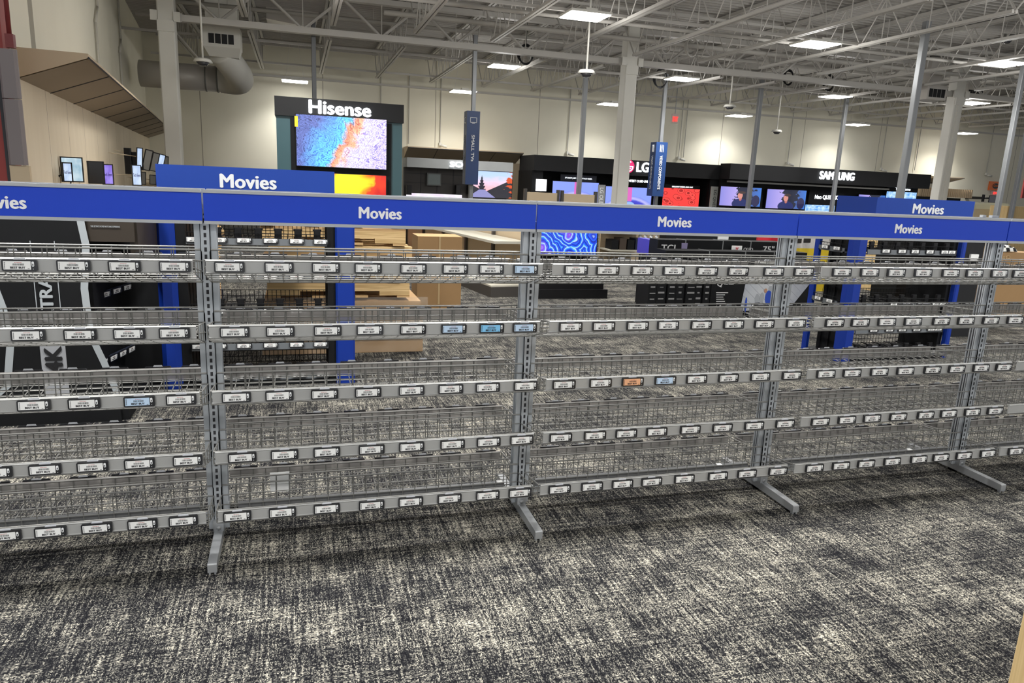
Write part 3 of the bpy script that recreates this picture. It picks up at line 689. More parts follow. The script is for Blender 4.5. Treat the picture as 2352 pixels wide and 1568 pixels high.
# LG
LY = 18.2
r, x0, x1, zb, zt = header('brand_display', 'wide black television display with round red LG logo header', 1228, 355, 391, 1670, LY, charc, 1.5)
b = MB(); b.box(x0-.02, LY+1.2, 0, x1, LY+1.5, zb); b.build('back_panel', blackm, r)
for px in (1232, 1640):
    p = PY(px, 420, LY+.1); b = MB(); b.box(p.x-.15, LY+.1, 0, p.x+.2, LY+1.3, zb); b.build('side_panel', blackm, r)
c = PY(1443, 382, LY-.03); b = MB(); b.bar((c.x, LY, c.z), (c.x, LY-.05, c.z), .20, 32); lg = b.build('round_logo', mat('lit_logo_red', (.6, .02, .12), .5, emit=(.75, .02, .14), es=.9), r)
b = MB(); b.use(glow)
for i in range(20):
    t0 = math.radians(60+i*15); t1 = math.radians(60+(i+1)*15)
    b.bar((c.x+.15*math.cos(t0), LY-.06, c.z+.15*math.sin(t0)), (c.x+.15*math.cos(t1), LY-.06, c.z+.15*math.sin(t1)), .011, 5)
b.box(c.x-.01, LY-.07, c.z-.07, c.x+.012, LY-.05, c.z+.08); b.box(c.x-.01, LY-.07, c.z-.07, c.x+.07, LY-.05, c.z-.05); b.bar((c.x-.07, LY-.05, c.z+.04), (c.x-.07, LY-.07, c.z+.04), .018, 10)
b.box(c.x+.04, LY-.07, c.z-.01, c.x+.15, LY-.05, c.z+.01)
b.build('face_mark', glow, lg)
p = PY(1477, 384, LY-.05); text('lit_lettering', 'LG', glow, r, (p.x, LY-.04, p.z), width=.43, height=.30, size=.3, bold=.03, extr=.01)
lgd = r
tvpx('television', 'television with a violet arch picture, left in the LG display', 1269, 417, 1376, 470, LY+.3, screen_arc('screen_arch_left', 1))
tvpx('television', 'television with a violet arch and ball, centre of the LG display', 1391, 429, 1498, 480, LY+.3, screen_arc('screen_arch_right', 2))
tvpx('television', 'television with red gear wheels in the LG display', 1523, 432, 1608, 475, LY+.3, scr_gears)
def plate(name, label, cat, x0, y0, x1, y1, Y, m, txt=None, tm=None, th=.03, tw=.8, hh=.5, dz=0, rot=0, stem=None):
    a = PY(x0, y0, Y); d = PY(x1, y0, Y); e = PY(x0, y1, Y); zc = (a.z+e.z)/2
    r = thing(name, label, cat, ((a.x+d.x)/2, Y, zc)); b = MB(); b.box(a.x, Y, e.z, d.x, Y+th, a.z); b.build('panel', m, r)
    if stem is not None: b = MB(); b.box((a.x+d.x)/2-.006, Y+th, stem, (a.x+d.x)/2+.006, Y+th+.012, a.z-.01); b.build('stem', black, r)
    if txt:
        if rot: text('lettering', txt, tm, r, ((a.x+d.x)/2, Y-.005, zc+dz), width=tw, height=hh, size=.1, bold=.02, extr=.002, rot=(0, rot, 0))
        else: text('lettering', txt, tm, r, ((a.x+d.x)/2, Y-.005, zc+dz), width=(d.x-a.x)*tw, height=(a.z-e.z)*hh, size=.1, bold=.02, extr=.002)
    return r
plate('message_board', "dark board reading IT'S NOT JUST OLED. IT'S LG OLED.", 'sign', 1288, 400, 1371, 416, LY+.55, mat('navy_dark', (.01, .015, .04), .4), "IT'S NOT JUST OLED. IT'S LG OLED.", gloww, tw=.75, hh=.26)
plate('message_board', 'dark board reading BRIGHTEST OLED EVER', 'sign', 1425, 402, 1500, 426, LY+.55, blackm, 'BRIGHTEST OLED EVER', glow, tw=.85, hh=.22)
plate('message_board', 'dark board reading BRILLIANT INSIDE AND OUT above the red gears television', 'sign', 1528, 423, 1608, 432, LY+.35, blackm, 'BRILLIANT INSIDE AND OUT', gloww, tw=.6, hh=.35)
plate('light_box', 'plain white lit box at the left end of the LG display', 'light box', 1232, 411, 1256, 438, LY, mat('lit_white', (.9, .9, .9), .5, emit=(1, 1, 1), es=1.3))
plate('standing_sign', 'grey upright sign reading LG OLED between two violet televisions', 'sign', 1375, 424, 1391, 475, LY+.05, mat('light_grey_panel', (.32, .33, .34), .5), 'LG OLED', white, tw=.6, hh=.12, rot=PI/2, dz=-.05)
plate('standing_sign', 'pale grey upright sign reading LG QNED beside the red gears television', 'sign', 1634, 428, 1653, 480, LY+.05, mat('pale_grey_panel', (.52, .53, .50), .5), 'LG QNED', mat('grey_letter', (.12, .13, .13), .5), tw=.6, hh=.12, rot=PI/2, dz=-.05)
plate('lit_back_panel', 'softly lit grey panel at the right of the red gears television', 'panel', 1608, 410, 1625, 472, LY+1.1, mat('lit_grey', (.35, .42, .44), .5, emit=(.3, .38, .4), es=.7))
# Samsung
SY = 17.6
r, x0, x1, zb, zt = header('brand_display', 'wide black television display with lit SAMSUNG header', 1679, 375, 411, 2140, SY, charc, .58)
b = MB(); b.box(x0, SY+.48, 0, x1, SY+.58, zb); b.build('back_panel', blackm, r)
b = MB(); b.box(x0+.1, SY+.10, zb-.10, x1-1.6, SY+.28, zb-.05); b.build('soffit_light', mat('soffit_grey', (.2, .2, .19), .5), r)
p = PY(1923, 404, SY-.03); text('lit_lettering', 'SAMSUNG', glow, r, (p.x, SY-.03, p.z), width=1.38, height=.26, size=.3, bold=.035, extr=.012, spacing=1.03)
tvpx('television', 'television with a portrait, left in the SAMSUNG display', 1655, 429, 1750, 474, SY+.3, screen_portrait('screen_portrait_left', 0))
tvpx('television', 'television with a portrait, right of the first in the SAMSUNG display', 1762, 435, 1853, 480, SY+.3, screen_portrait('screen_portrait_right', 3))
tvpx('television', 'television with a lilac and blue picture behind the right movies header', 1972, 447, 2035, 480, SY+.40, screen_portrait('screen_portrait_far', 6))
tvpx('television', 'television with an icy blue picture in the SAMSUNG display', 2036, 440, 2106, 480, SY+.3, scr_ice)
tvpx('television', 'low television with an icy blue picture below the Neo QLED 8K sign', 1849, 470, 1918, 500, SY+.1, scr_ice)
plate('message_board', 'black board reading Neo QLED 8K', 'sign', 1860, 436, 1940, 468, SY+.38, blackm, 'Neo QLED 8K', glow, tw=.66, hh=.34)
plate('message_board', 'black board reading The Frame above an icy blue television', 'sign', 2040, 426, 2110, 439, SY+.3, blackm, 'The Frame', gloww, tw=.5, hh=.45)
# right end of the department: ribbed header, orange sign, small wall things
a = PY(2116, 430, 19.2); d = PY(2234, 436, 19.2); e = PY(2116, 450, 19.2)
r = thing('ribbed_header', 'light wooden ribbed header beside the right column', 'header', ((a.x+d.x)/2, 19.4, a.z))
b = MB(); x = a.x
while x < d.x: b.box(x, 19.2, e.z, x+.06, 19.23, a.z); x += .09
b.box(a.x, 19.22, e.z, d.x, 19.45, a.z); b.build('rib_panel', rib_m, r)
b = MB(); b.box(a.x, 19.25, e.z-.22, d.x-.45, 19.45, e.z-.02); b.build('opening', blackm, r)
b = MB(); b.box(a.x, 20.15, e.z-.3, d.x-.5, 20.38, e.z+.1); b.build('wall_panel', tan, r)

# canopies (wedge shaped soffits) on the walls
def canopy(name, label, p0, p1, outv, zbot, ztop, nseam):
    """p0,p1 along the wall; outv outward; underside slopes up outwards"""
    p0, p1, o = Vector(p0), Vector(p1), Vector(outv)
    r = thing(name, label, 'canopy', (p0+p1)/2+Vector((0, 0, ztop))); z = Vector((0, 0, 1))
    b = MB(); pts = [p0+z*zbot, p0+o+z*(ztop-.04), p0+o+z*ztop, p0+z*ztop]; n = 4; q = [p+(p1-p0) for p in pts]
    b.add(pts+q, [(3, 2, 1, 0), (4, 5, 6, 7)]+[(i, (i+1) % 4, 4+(i+1) % 4, 4+i) for i in range(4)]); b.build('body', tan, r)
    b = MB(); dn = (o+z*(ztop-.04-zbot)); nn = dn.cross(p1-p0).normalized()
    if nn.z > 0: nn = -nn
    under = MB(); g = (p1-p0)/nseam
    for i in range(nseam):
        A = p0+g*(i+.012)+z*zbot; B = p0+g*(i+.988)+z*zbot; under.add([A+nn*.006, B+nn*.006, B+dn+nn*.006, A+dn+nn*.006], [(0, 1, 2, 3)])
        if i: b.bar(p0+g*i+z*zbot+nn*.002, p0+g*i+z*zbot+dn+nn*.002, .012, 4)
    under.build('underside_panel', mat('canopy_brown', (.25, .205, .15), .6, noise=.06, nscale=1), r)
    b.bar(p0+o+z*(ztop-.03)+nn*.01, p1+o+z*(ztop-.03)+nn*.01, .012, 4); b.bar(p0+z*zbot+nn*.01, p1+z*zbot+nn*.01, .014, 4); b.build('seam', dark, r)
nv = Vector((1, .1, 0)).normalized()
dd = YW-(-2.787+8.0)
canopy('wall_canopy', 'long sloping tan canopy running along the left wall', LW(dd), LW(.4), nv*.62, 2.14, 2.42, 10)
a = PY(937, 335, YW-.9); d = PY(1203, 352, YW-.9)
canopy('wall_canopy', 'sloping tan canopy on the back wall between the Hisense and LG displays', (x0 := (a.x), YW, 0), (d.x, YW, 0), (0, -.9, 0), PY(1100, 372, YW).z, a.z, 4)
a = PY(2150, 404, YW-.9); d = PY(2258, 409, YW-.9)
canopy('wall_canopy', 'short tan canopy right of the SAMSUNG display behind the column', (a.x, YW, 0), (d.x-.9, YW, 0), (0, -.9, 0), PY(2200, 423, YW).z, a.z, 2)
# tan panelling on the walls
b = MB(); p = [LW(dd, .0), LW(dd, .03), LW(.1, .03), LW(.1, .0)]; b.prism(p, (0, 0, 2.15)); tag(b.build('wall_panelling', side_m, at=LW(dd/2)), 'tan vertical panelling along the left wall below the canopy', 'panelling')
b = MB(); a = PY(935, 360, YW-.04).x; d = PY(1230, 360, YW-.04).x; b.box(a, YW-.04, 0, d, YW-.001, 1.98); tag(b.build('wall_panelling', tan, at=(a, YW, 0)), 'tan panelling on the back wall behind the SONY display', 'panelling')
# red end wall and grey corner sign panel at the left edge
RY = 4.6
b = MB(); a = PY(-200, 300, RY).x; d = PY(30, 330, RY).x; b.box(a, RY, 0, d, RY+.15, 4.95); tag(b.build('red_partition', red, at=((a+d)/2, RY, 0)), 'dark red partition wall at the left edge', 'partition')
p0 = PY(43, 379, RY-.03); p1 = PY(20, 113, RY-.03)
r = thing('corner_post_cover', 'tall grey brown cover panel beside the red partition', 'panel', (p0.x, RY, p0.z))
g1 = mat('cover_grey', (.19, .165, .165), .5, .2)
b = MB(); x = (p0.x+p1.x)/2; zm = p0.z+.55
b.bbox(x-.075, RY-.06, zm, x+.065, RY, p1.z, .02); b.bbox(x-.075, RY-.06, p0.z, x+.065, RY, zm-.006, .02)
b.build('cover', g1, r)
b = MB(); b.box(x-.075, RY-.04, 0, x+.075, RY, p0.z-.004); b.build('lower_post', tan, r)
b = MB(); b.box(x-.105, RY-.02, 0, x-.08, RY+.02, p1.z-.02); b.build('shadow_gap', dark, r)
pp = PY(22, 85, RY-.04); q = PY(14, -10, RY-.04)
b = MB(); b.box(pp.x-.03, RY-.06, p1.z+.01, pp.x+.03, RY, p1.z+.12); b.bar((pp.x, RY-.04, p1.z+.1), (q.x, RY-.04, 3.4), .018, 8); b.bar((q.x, RY-.04, 3.4), (q.x, RY-.04, 4.9), .018, 8)
tag(b.build('conduit', mat('conduit_red', (.16, .02, .02), .5), at=(pp.x, RY, p1.z+.01)), 'dark red conduit rising above the grey cover panel', 'conduit')

# ------------------------------------------------------------------ left wall televisions
def ltv(label, x0, y0, x1, y1, D, scr, rz=.25, rx=0., bodym=None, wdk=1., txt=None):
    Y = CAM.y+D; a = PY(x0, y0, Y); d = PY(x1, y0, Y); e = PY((x0+x1)/2, y1, Y)
    wd = (d.x-a.x)*wdk/math.cos(rz); ht = a.z-e.z
    r = tv('television', label, ((a.x+d.x)/2, Y, (a.z+e.z)/2), wd, ht, scr, rz=rz, rx=rx, th=.08, bez=.014, bodym=bodym)
    b = MB(); L_ = r.location.x-(LW0.x+.1*(YW-Y))-.14; b.bar((0, .05, 0), (-math.cos(rz)*L_, .05+math.sin(rz)*L_, 0), .007, 6); b.build('wall_arm', mat('arm_tan', (.42, .36, .27), .6), r)
    if txt: text('screen_text', 'Tech Event', mat('screen_ink_blue', (.03, .03, .25), .5), r, (0, -.007, 0), width=wd*.75, height=ht*.16, size=.1, bold=.02, extr=.0005)
    return r
ltv('large television with a pale landscape, leftmost on the wall shelf', 139, 359, 187, 418, 9.7, scr_land, .35)
ltv('small television reading Event in front of the pale landscape one', 142, 372, 164, 418, 9.4, scr_pale, .35, txt=1)
ltv('black switched off television on the left wall shelf', 201, 369, 236, 422, 11.0, scr_off, .45)
ltv('violet television reading Event beside the switched off one', 233, 376, 258, 424, 11.6, scr_violet, .35, txt=1)
ltv('small pale blue television below the tilted monitors', 302, 378, 323, 426, 13.0, scr_pale, .35, txt=1)
gb = mat('silver_back', (.22, .22, .21), .5)
for i, (x0_, y0_, x1_, y1_, s_) in enumerate(((312, 338, 326, 384, 'p'), (328, 342, 346, 392, 'g'), (346, 349, 362, 394, 'g'), (361, 353, 376, 392, 'p'), (374, 358, 386, 388, 'g'), (322, 394, 334, 424, 'g'), (343, 401, 358, 424, 'g'))):
    r = ltv('tilted grey monitor on a wall arm, %s from the left' % ORD[i], x0_, y0_, x1_, y1_, 13.2+.5*i, scr_pale if s_ == 'p' else mat('grey_screen', (.17, .17, .16), .4), .3, .18 if i < 5 else 0, gb)
    r['group'] = 'monitors on wall arms'; r.rotation_euler[1] = .22 if i in (1, 2, 3) else .05
p = PY(293, 368, CAM.y+13.6); b = MB(); b.bbox(p.x-.05, p.y, p.z-.22, p.x+.05, p.y+.1, p.z+.2, .01); b.bbox(p.x+.05, p.y+.05, p.z-.15, p.x+.22, p.y+.1, p.z+.14, .01)
tag(b.build('wall_bracket', blackm, at=(p.x, p.y, p.z)), 'black wall bracket left of the tilted monitors', 'bracket')
r = thing('wall_shelf', 'low tan shelf along the left wall carrying the televisions', 'shelf', LW(7, .3))
b = MB(); pts = [LW(14.5, .04), LW(14.5, .75), LW(1.5, .75), LW(1.5, .04)]; b.prism([q+Vector((0, 0, .92)) for q in pts], (0, 0, .04)); b.build('shelf_board', tan, r)
b = MB(); pts = [LW(14.4, .04), LW(14.4, .60), LW(1.6, .60), LW(1.6, .04)]; b.prism(pts, (0, 0, .92)); b.build('cabinet', tan, r)
p = PY(72, 412, CAM.y+9.6); b = MB(); b.path([(p.x+.07*t, p.y, p.z+.05*math.sin(t*2.1)+.02) for t in (0, .6, 1.2, 1.8, 2.6, 3.4, 4.2)], .012, 6); b.path([(p.x+.33+.07*math.cos(t), p.y, p.z+.07*math.sin(t)) for t in [2*PI*i/14 for i in range(15)]], .008, 5)
tag(b.build('cable', black, at=(p.x, p.y, p.z)), 'loose black cable on the left wall shelf', 'cable')

# ------------------------------------------------------------------ movie end displays behind the near gondola (left and right)
def small_tag(x, y, z, rz, label, group):
    TAGS.append((x, y, z, rz, label, group, 0., TM[:4]))
SH = [.955, .715, .495, .265, .055]
def rack(x0, x1, y0, dep, z, parent, nd=7, nm='shelf'):
    """black wire pusher rack, front edge at y0, depth to +y"""
    b = MB().use(grail); b.prism([(x0, y0, z-.022), (x0, y0-.012, z-.018), (x0, y0-.004, z+.022), (x0, y0+.006, z+.022)], (x1-x0, 0, 0)); b.box(x0, y0, z-.022, x1, y0+.05, z-.016)
    s = b.build(nm, None, parent)
    c = MB(); R = .0022
    for i in range(29):
        x = x0+.01+i*(x1-x0-.02)/28; c.bar((x, y0+.01, z+.005), (x, y0+dep, z+.005), R, 4); c.bar((x, y0+dep, z+.005), (x, y0+dep, z+.085), R, 4)
        if i % 2 == 0: c.bar((x, y0+.012, z+.005), (x, y0+.012, z+.055), R, 4)
    for q in (.012, dep*.5, dep): c.bar((x0, y0+q, z+.003), (x1, y0+q, z+.003), .003, 5)
    c.bar((x0, y0+.012, z+.055), (x1, y0+.012, z+.055), .003, 5); c.bar((x0, y0+dep, z+.085), (x1, y0+dep, z+.085), .003, 5); c.bar((x0, y0+dep, z+.045), (x1, y0+dep, z+.045), R, 4)
    c.build('wire_rack', blackm, s)
    n = nd
    for i in range(n):
        x = x0+(i+.5)*(x1-x0)/n; d = MB(); d.bbox(x-.022, y0+.02, z+.02, x+.022, y0+.045, z+.085, .004); d.box(x-.004, y0+.03, z+.008, x+.004, y0+dep, z+.014); d.box(x-.028, y0+.03, z+.075, x+.028, y0+.04, z+.088)
        d.build('pusher', black, s)
# left one
ax0, ax1, ay = -.535, .675, 2.1
r = thing('movie_display_stand', 'tall blue framed movie stand with black wire shelves, behind the left post', 'display stand', ((ax0+ax1)/2, ay+.25, 0))
b = MB(); b.bbox(ax0, ay, 0, ax0+.115, ay+.10, 1.24, .03); b.build('blue_post', bluep, r)
b = MB(); b.bbox(ax1-.125, ay, 0, ax1, ay+.10, 1.24, .012); b.build('blue_post', bluep, r)
for xa, xb in ((ax0+.117, ax0+.175), (ax1-.175, ax1-.127)):
    b = MB(); b.box(xa, ay+.03, 0, xb, ay+.50, 1.24)
    for q in range(3): b.box(xa-.004, ay+.08+q*.15, .05, xb+.004, ay+.10+q*.15, 1.2)
    b.build('side_panel', blackm, r)
b = MB(); b.box(ax0+.06, ay+.02, .0, ax1-.06, ay+.50, .03); b.build('base_plate', blackm, r)
for j, z in enumerate(SH): rack(ax0+.177, ax1-.177, ay+.03, .42, z, r)
for j, z in enumerate(SH):
    for i, px in enumerate((433, 504, 561, 622, 682, 737)):
        X = PY(px, 556+j*80, ay+.01).x if j < 4 else PY(px+6, 868, ay+.01).x
        if X-.04 < ax0+.177: X = ax0+.225
        small_tag(X, ay+.02, z+.012, 0, 'BEST BUY price tag on left movie stand, %s on %s shelf' % (ORD[i], ['top', 'second', 'third', 'fourth', 'lowest'][j]), 'price tags on the left movie stand')
hx0, hx1 = PY(357, 376, ay).x, PY(768, 395, ay).x
r = thing('header_box', 'dark blue header box with large Movies lettering, on the left movie stand', 'sign', ((hx0+hx1)/2, ay, 1.24))
b = MB(); b.box(hx0, ay-.01, 1.243, hx1, ay+.40, 1.418); b.build('box', blue2, r)
text('lettering', 'Movies', mat('grey_letter_light', (.60, .62, .64), .5), r, (.025, ay-.012, 1.334), width=.335, height=.086, size=.1, bold=.036, extr=.001, spacing=1.04)
# right one
bx0, bx1, by = 4.80, 5.99, 2.2
r = thing('movie_display_stand', 'tall blue framed movie stand with black wire shelves, right of the TCL cartons', 'display stand', ((bx0+bx1)/2, by+.4, 0))
b = MB(); b.bbox(bx0, by, 0, bx0+.14, by+.13, 1.24, .035); b.build('blue_post', bluep, r)
b = MB(); b.bbox(bx1-.05, by, 0, bx1, by+.06, 1.24, .01); b.build('blue_post', bluep, r)
b = MB(); b.bbox(bx0, by+.46, 0, bx0+.045, by+.52, 1.24, .01); b.build('blue_post', bluep, r)
b = MB(); b.box(bx0+.12, by+.14, .02, bx0+.14, by+.46, 1.22)
for q in range(3): b.box(bx0+.105, by+.2+q*.1, .05, bx0+.12, by+.215+q*.1, 1.2)
b.build('side_panel', blackm, r)
b = MB(); b.box(bx1-.09, by+.06, 0, bx1-.045, by+.50, 1.24); b.build('side_panel', blackm, r)
b = MB(); b.box(bx0+.02, by+.02, 0, bx1-.03, by+.50, .03); b.build('base_plate', blackm, r)
for j, z in enumerate(SH): rack(bx0+.145, bx1-.095, by+.03, .42, z, r)
for j, z in enumerate(SH[:4]):      # little racks on the left flank, facing -x
    s = MB().use(grail); X = bx0; s.box(X, by+.135, z-.02, X+.008, by+.455, z+.02); s.box(X, by+.135, z-.02, X+.10, by+.15, z-.01); s.box(X, by+.44, z-.02, X+.10, by+.455, z-.01)
    s.use(blackm)
    for i in range(9): y = by+.14+i*.038; s.bar((X+.008, y, z), (X+.10, y, z), .002, 4); s.bar((X+.098, y, z), (X+.098, y, z+.13), .002, 4); s.bar((X+.012, y, z), (X+.012, y, z+.05), .002, 4)
    s.bar((X+.098, by+.135, z+.13), (X+.098, by+.455, z+.13), .003, 5); s.bar((X+.012, by+.135, z+.05), (X+.012, by+.455, z+.05), .003, 5)
    s.build('flank_rack', None, r)
    for i in range(2): small_tag(bx0-.002, by+.21+i*.15, z+.01, -PI/2, 'BEST BUY price tag on right movie stand flank, %s on %s shelf' % (['nearer', 'farther'][i], ['top', 'second', 'third', 'fourth'][j]), 'price tags on the right movie stand')
for j, z in enumerate(SH):
    for i, px in enumerate((2036, 2073, 2103, 2137, 2171, 2195)):
        X = PY(px, 582, by+.01).x
        X = min(max(X, bx0+.20), bx1-.145)
        small_tag(X, by+.02, z+.012, 0, 'BEST BUY price tag on right movie stand, %s on %s shelf' % (ORD[i], ['top', 'second', 'third', 'fourth', 'lowest'][j]), 'price tags on the right movie stand')
hx1 = PY(2237, 466, by).x
r = thing('header_box', 'dark blue header box with large Movies lettering, on the right movie stand', 'sign', ((bx0+.14+hx1)/2, by, 1.24))
b = MB(); b.box(bx0+.135, by-.01, 1.243, hx1, by+.46, 1.412); b.build('box', blue2, r)
p = PY(2130, 480, by); text('lettering', 'Movies', mat('grey_letter_light', (.60, .62, .64), .5), r, (p.x, by-.012, p.z), width=.335, height=.083, size=.1, bold=.036, extr=.001, spacing=1.04)
plate('price_card', 'small white price card with a red top beside the right movie stand', 'card', 2231, 584, 2249, 600, 3.03, mat('paper', (.75, .76, .74), .6))

# ------------------------------------------------------------------ pallets and cartons
def pallet(x, y, z, label, rz=0., lx=1.1, ly=.95, m=None):
    r = thing('wooden_pallet', label, 'pallet', (x, y, z), rz, 'wooden pallets', local=True); m = m or pallet_m
    b = MB()
    for i in range(6): yy = -ly/2+i*(ly-.09)/5; b.box(-lx/2, yy, .112+.0006*(i % 2), lx/2, yy+.09, .13)
    b.build('top_deck', m, r)
    for yy in (-ly/2, -.02, ly/2-.04):
        b = MB(); b.box(-lx/2, yy, .018, -lx*.28, yy+.04, .112); b.box(-lx*.28, yy, .055, -lx*.08, yy+.04, .112); b.box(-lx*.08, yy, .018, lx*.08, yy+.04, .112); b.box(lx*.08, yy, .055, lx*.28, yy+.04, .112); b.box(lx*.28, yy, .018, lx/2, yy+.04, .112)
        b.build('stringer', pallet_m if m is pallet_m2 else pallet_m2, r)
    b = MB()
    for i in range(4): xx = -lx/2+i*(lx-.1)/3; b.box(xx, -ly/2, 0, xx+.1, ly/2, .018)
    b.build('bottom_board', m, r)
    return r
py0 = 2.98
r = thing('wrapped_cartons', 'low stack of cartons in clear film beside the blue post', 'cartons', (.55, py0+.5, 0))
b = MB(); b.box(.03, py0, 0, .63, py0+.95, .30); b.box(.64, py0, 0, 1.29, py0+.95, .30); b.box(.05, py0+.01, .31, 1.27, py0+.94, .42); b.build('carton', card, r)
b = MB(); b.box(.02, py0-.012, .11, 1.30, py0-.004, .135); b.box(.02, py0-.012, .30, 1.30, py0-.004, .315); b.build('tape', cardl, r)
f = MB(); rr_ = random.Random(5); nx, nz = 26, 9
vs = [(.0+1.32*i/nx, py0-.02-.018*rr_.random(), .01+.45*j/nz) for j in range(nz+1) for i in range(nx+1)]
f.add(vs, [(j*(nx+1)+i, j*(nx+1)+i+1, (j+1)*(nx+1)+i+1, (j+1)*(nx+1)+i) for j in range(nz) for i in range(nx)]); f.build('film', clear, r)
for i, z in enumerate((.445, .585, .725, .865, 1.005)):
    pallet(.60+(.02, -.03, .03, .0, -.02)[i], py0+.5, z, 'wooden pallet behind the left movie stand, %s from the bottom of its stack' % ORD[i], rz=(.02, -.03, .04, -.02, .03)[i], m=pallet_m2 if i in (2,) else None)
for i in range(6):
    pallet(-1.05+(.02, -.04, .03, .0, .05, -.03)[i], 5.3, .10+.145*i, 'wooden pallet in the far left stack, %s from its bottom' % ORD[i], rz=(.1, -.12, .2, 0, .15, -.1)[i], m=pallet_m2 if i > 2 else None)
b = MB(); b.box(-1.6, 4.85, 0, -.5, 5.75, .10); tag(b.build('pallet_base', mat('navy_plastic', (.008, .015, .04), .5), at=(-1.05, 5.3, 0)), 'dark blue plastic base under the far left pallet stack', 'pallet')
r = thing('carton', 'tall plain brown carton with a tape line, standing right of the pallets', 'carton', (1.84, 5.15, 0))
b = MB(); b.box(1.55, 4.95, 0, 2.04, 5.35, .79); b.build('box', card, r)
b = MB(); b.box(1.78, 4.944, .05, 1.80, 4.949, .79); b.build('tape', cardl, r)
r = thing('carton', 'low brown carton far behind, left of the tall brown carton', 'carton', (1.2, 6.2, 0))
b = MB(); b.box(.9, 6.0, 0, 1.55, 6.5, .82); b.build('box', mat('cardboard_pale', (.50, .34, .18), .8), r); b = MB(); b.box(1.2, 5.994, 0, 1.22, 5.999, .82); b.build('tape', cardl, r)
b = MB(); a = PY(302, 560, 4.2); d = PY(352, 532, 4.2); b.use(cream)
b.prism([(a.x, 4.2, a.z-.03), (d.x, 4.2, d.z-.02), (d.x, 4.2, d.z+.045), (a.x, 4.2, a.z+.02)], (0, .3, 0)); b.box((a.x+d.x)/2-.02, 4.3, 0, (a.x+d.x)/2+.02, 4.36, a.z)
tag(b.build('slanted_board', None, at=((a.x+d.x)/2, 4.3, 0)), 'cream slanted board beside the left blue post', 'board')
# black rear unit
r = thing('cardboard_totem', 'black cardboard movie display with grey curved stripes reading 4K ULTRA', 'display', (-.95, 1.75, 0))
ty = 1.5
prof = [(-1.32, 0.0), (-1.30, .12), (-1.19, .22), (-1.155, .45), (-1.17, .65), (-1.21, .82), (-1.24, 1.0), (-1.25, 1.23)]
profr = [(-.655, 0.0), (-.665, .16), (-.72, .34), (-.775, .50), (-.785, .75), (-.76, .98), (-.775, 1.10), (-.775, 1.23)]
gs = mat('stripe_grey', (.33, .36, .38), .5)
b = MB(); L_, R_ = prof, profr; v = [(x, ty, z) for x, z in L_]+[(x, ty, z) for x, z in R_]+[(x, ty+.02, z) for x, z in L_]+[(x, ty+.02, z) for x, z in R_]; n = len(L_)
b.add(v, [(i, n+i, n+i+1, i+1) for i in range(n-1)]+[(2*n+i, 2*n+i+1, 3*n+i+1, 3*n+i) for i in range(n-1)]+[(i, i+1, 2*n+i+1, 2*n+i) for i in range(n-1)]+[(n+i, 3*n+i, 3*n+i+1, n+i+1) for i in range(n-1)])
b.build('front_panel', blackm, r)
for P in (prof, profr):
    b = MB()
    for (xa, za), (xb, zb_) in zip(P[1:], P[2:]): b.add([(xa-.018, ty-.002, za), (xa+.018, ty-.002, za), (xb+.018, ty-.002, zb_), (xb-.018, ty-.002, zb_)], [(0, 1, 2, 3)])
    b.build('grey_stripe', gs, r)
b = MB(); b.box(-1.02, ty-.003, .10, -.90, ty-.001, .47); b.build('grey_band', mat('band_grey', (.30, .31, .33), .5), r)
text('lettering', '4K', mat('ink_black', (.01, .01, .012), .4), r, (-.960, ty-.006, .365), width=.15, height=.085, size=.1, bold=.04, rot=(0, -PI/2, 0))
text('lettering', 'ULTRA', gs, r, (-.965, ty-.006, .675), width=.29, height=.062, size=.1, bold=.035, rot=(0, -PI/2, 0))
b = MB()
for xx in (-1.015, -.905): b.box(xx-.002, ty-.004, .47, xx+.002, ty-.002, 1.0)
b.build('thin_line', gs, r)
b = MB(); b.box(-1.30, ty+.02, 0, -.78, ty+.06, 1.23); b.box(-.80, ty+.06, 0, -.76, ty+.7, 1.23); b.box(-1.45, ty+.68, 0, -.50, ty+.72, 1.23); b.box(-1.33, ty+.02, 0, -.62, ty+.70, .10)
b.build('body', blackm, r)
b = MB(); b.box(-.775, ty+.02, 1.0, -.53, ty+.05, 1.23); b.box(-.56, ty+.05, .78, -.52, ty+.7, 1.23); b.build('side_header', mat('brown_black', (.030, .022, .015), .5), r)
text('lettering', 'THE ULTIMATE MOVIE WATCHING EXPERIENCE', gs, r, (-.665, ty+.015, 1.08), width=.14, height=.009, size=.05, bold=.0)
for j, (xa, za, xb, zb_) in enumerate(((192, 690, 300, 655), (218, 838, 308, 796))):
    A = PY(xa, za, ty+.12); B = PY(xb, zb_, ty+.62)
    b = MB(); b.beam(A, B, .008, .035); sh = b.build('side_shelf_rail', mat('blue_grey_rail', (.05, .06, .10), .4), r)
    b = MB(); dpt = B-A
    for q in range(9): P_ = A+dpt*(q/8); b.bar((P_.x, P_.y, P_.z), (P_.x-.2, P_.y, P_.z+.02), .002, 4)
    b.bar(A+Vector((-.2, 0, .05)), B+Vector((-.2, 0, .05)), .003, 5); b.build('side_rack', black, r)
    for q in range(4):
        P_ = A+dpt*(.15+.24*q); small_tag(P_.x+.008, P_.y-.006, P_.z, math.atan2(dpt.y, dpt.x), 'small price tag, %s on the %s side shelf of the black totem' % (ORD[q], ['upper', 'lower'][j]), 'price tags on the black totem')
b = MB(); b.box(-.72, 2.35, 0, -.58, 2.75, .85)
for q in range(5): b.box(-.73+q*.03, 2.33, .1, -.72+q*.03, 2.36, .8)
b.box(-.75, 2.33, .82, -.56, 2.77, .87); tag(b.build('black_crate_stack', blackm, at=(-.65, 2.5, 0)), 'stack of black plastic crates beside the left blue post', 'crates')

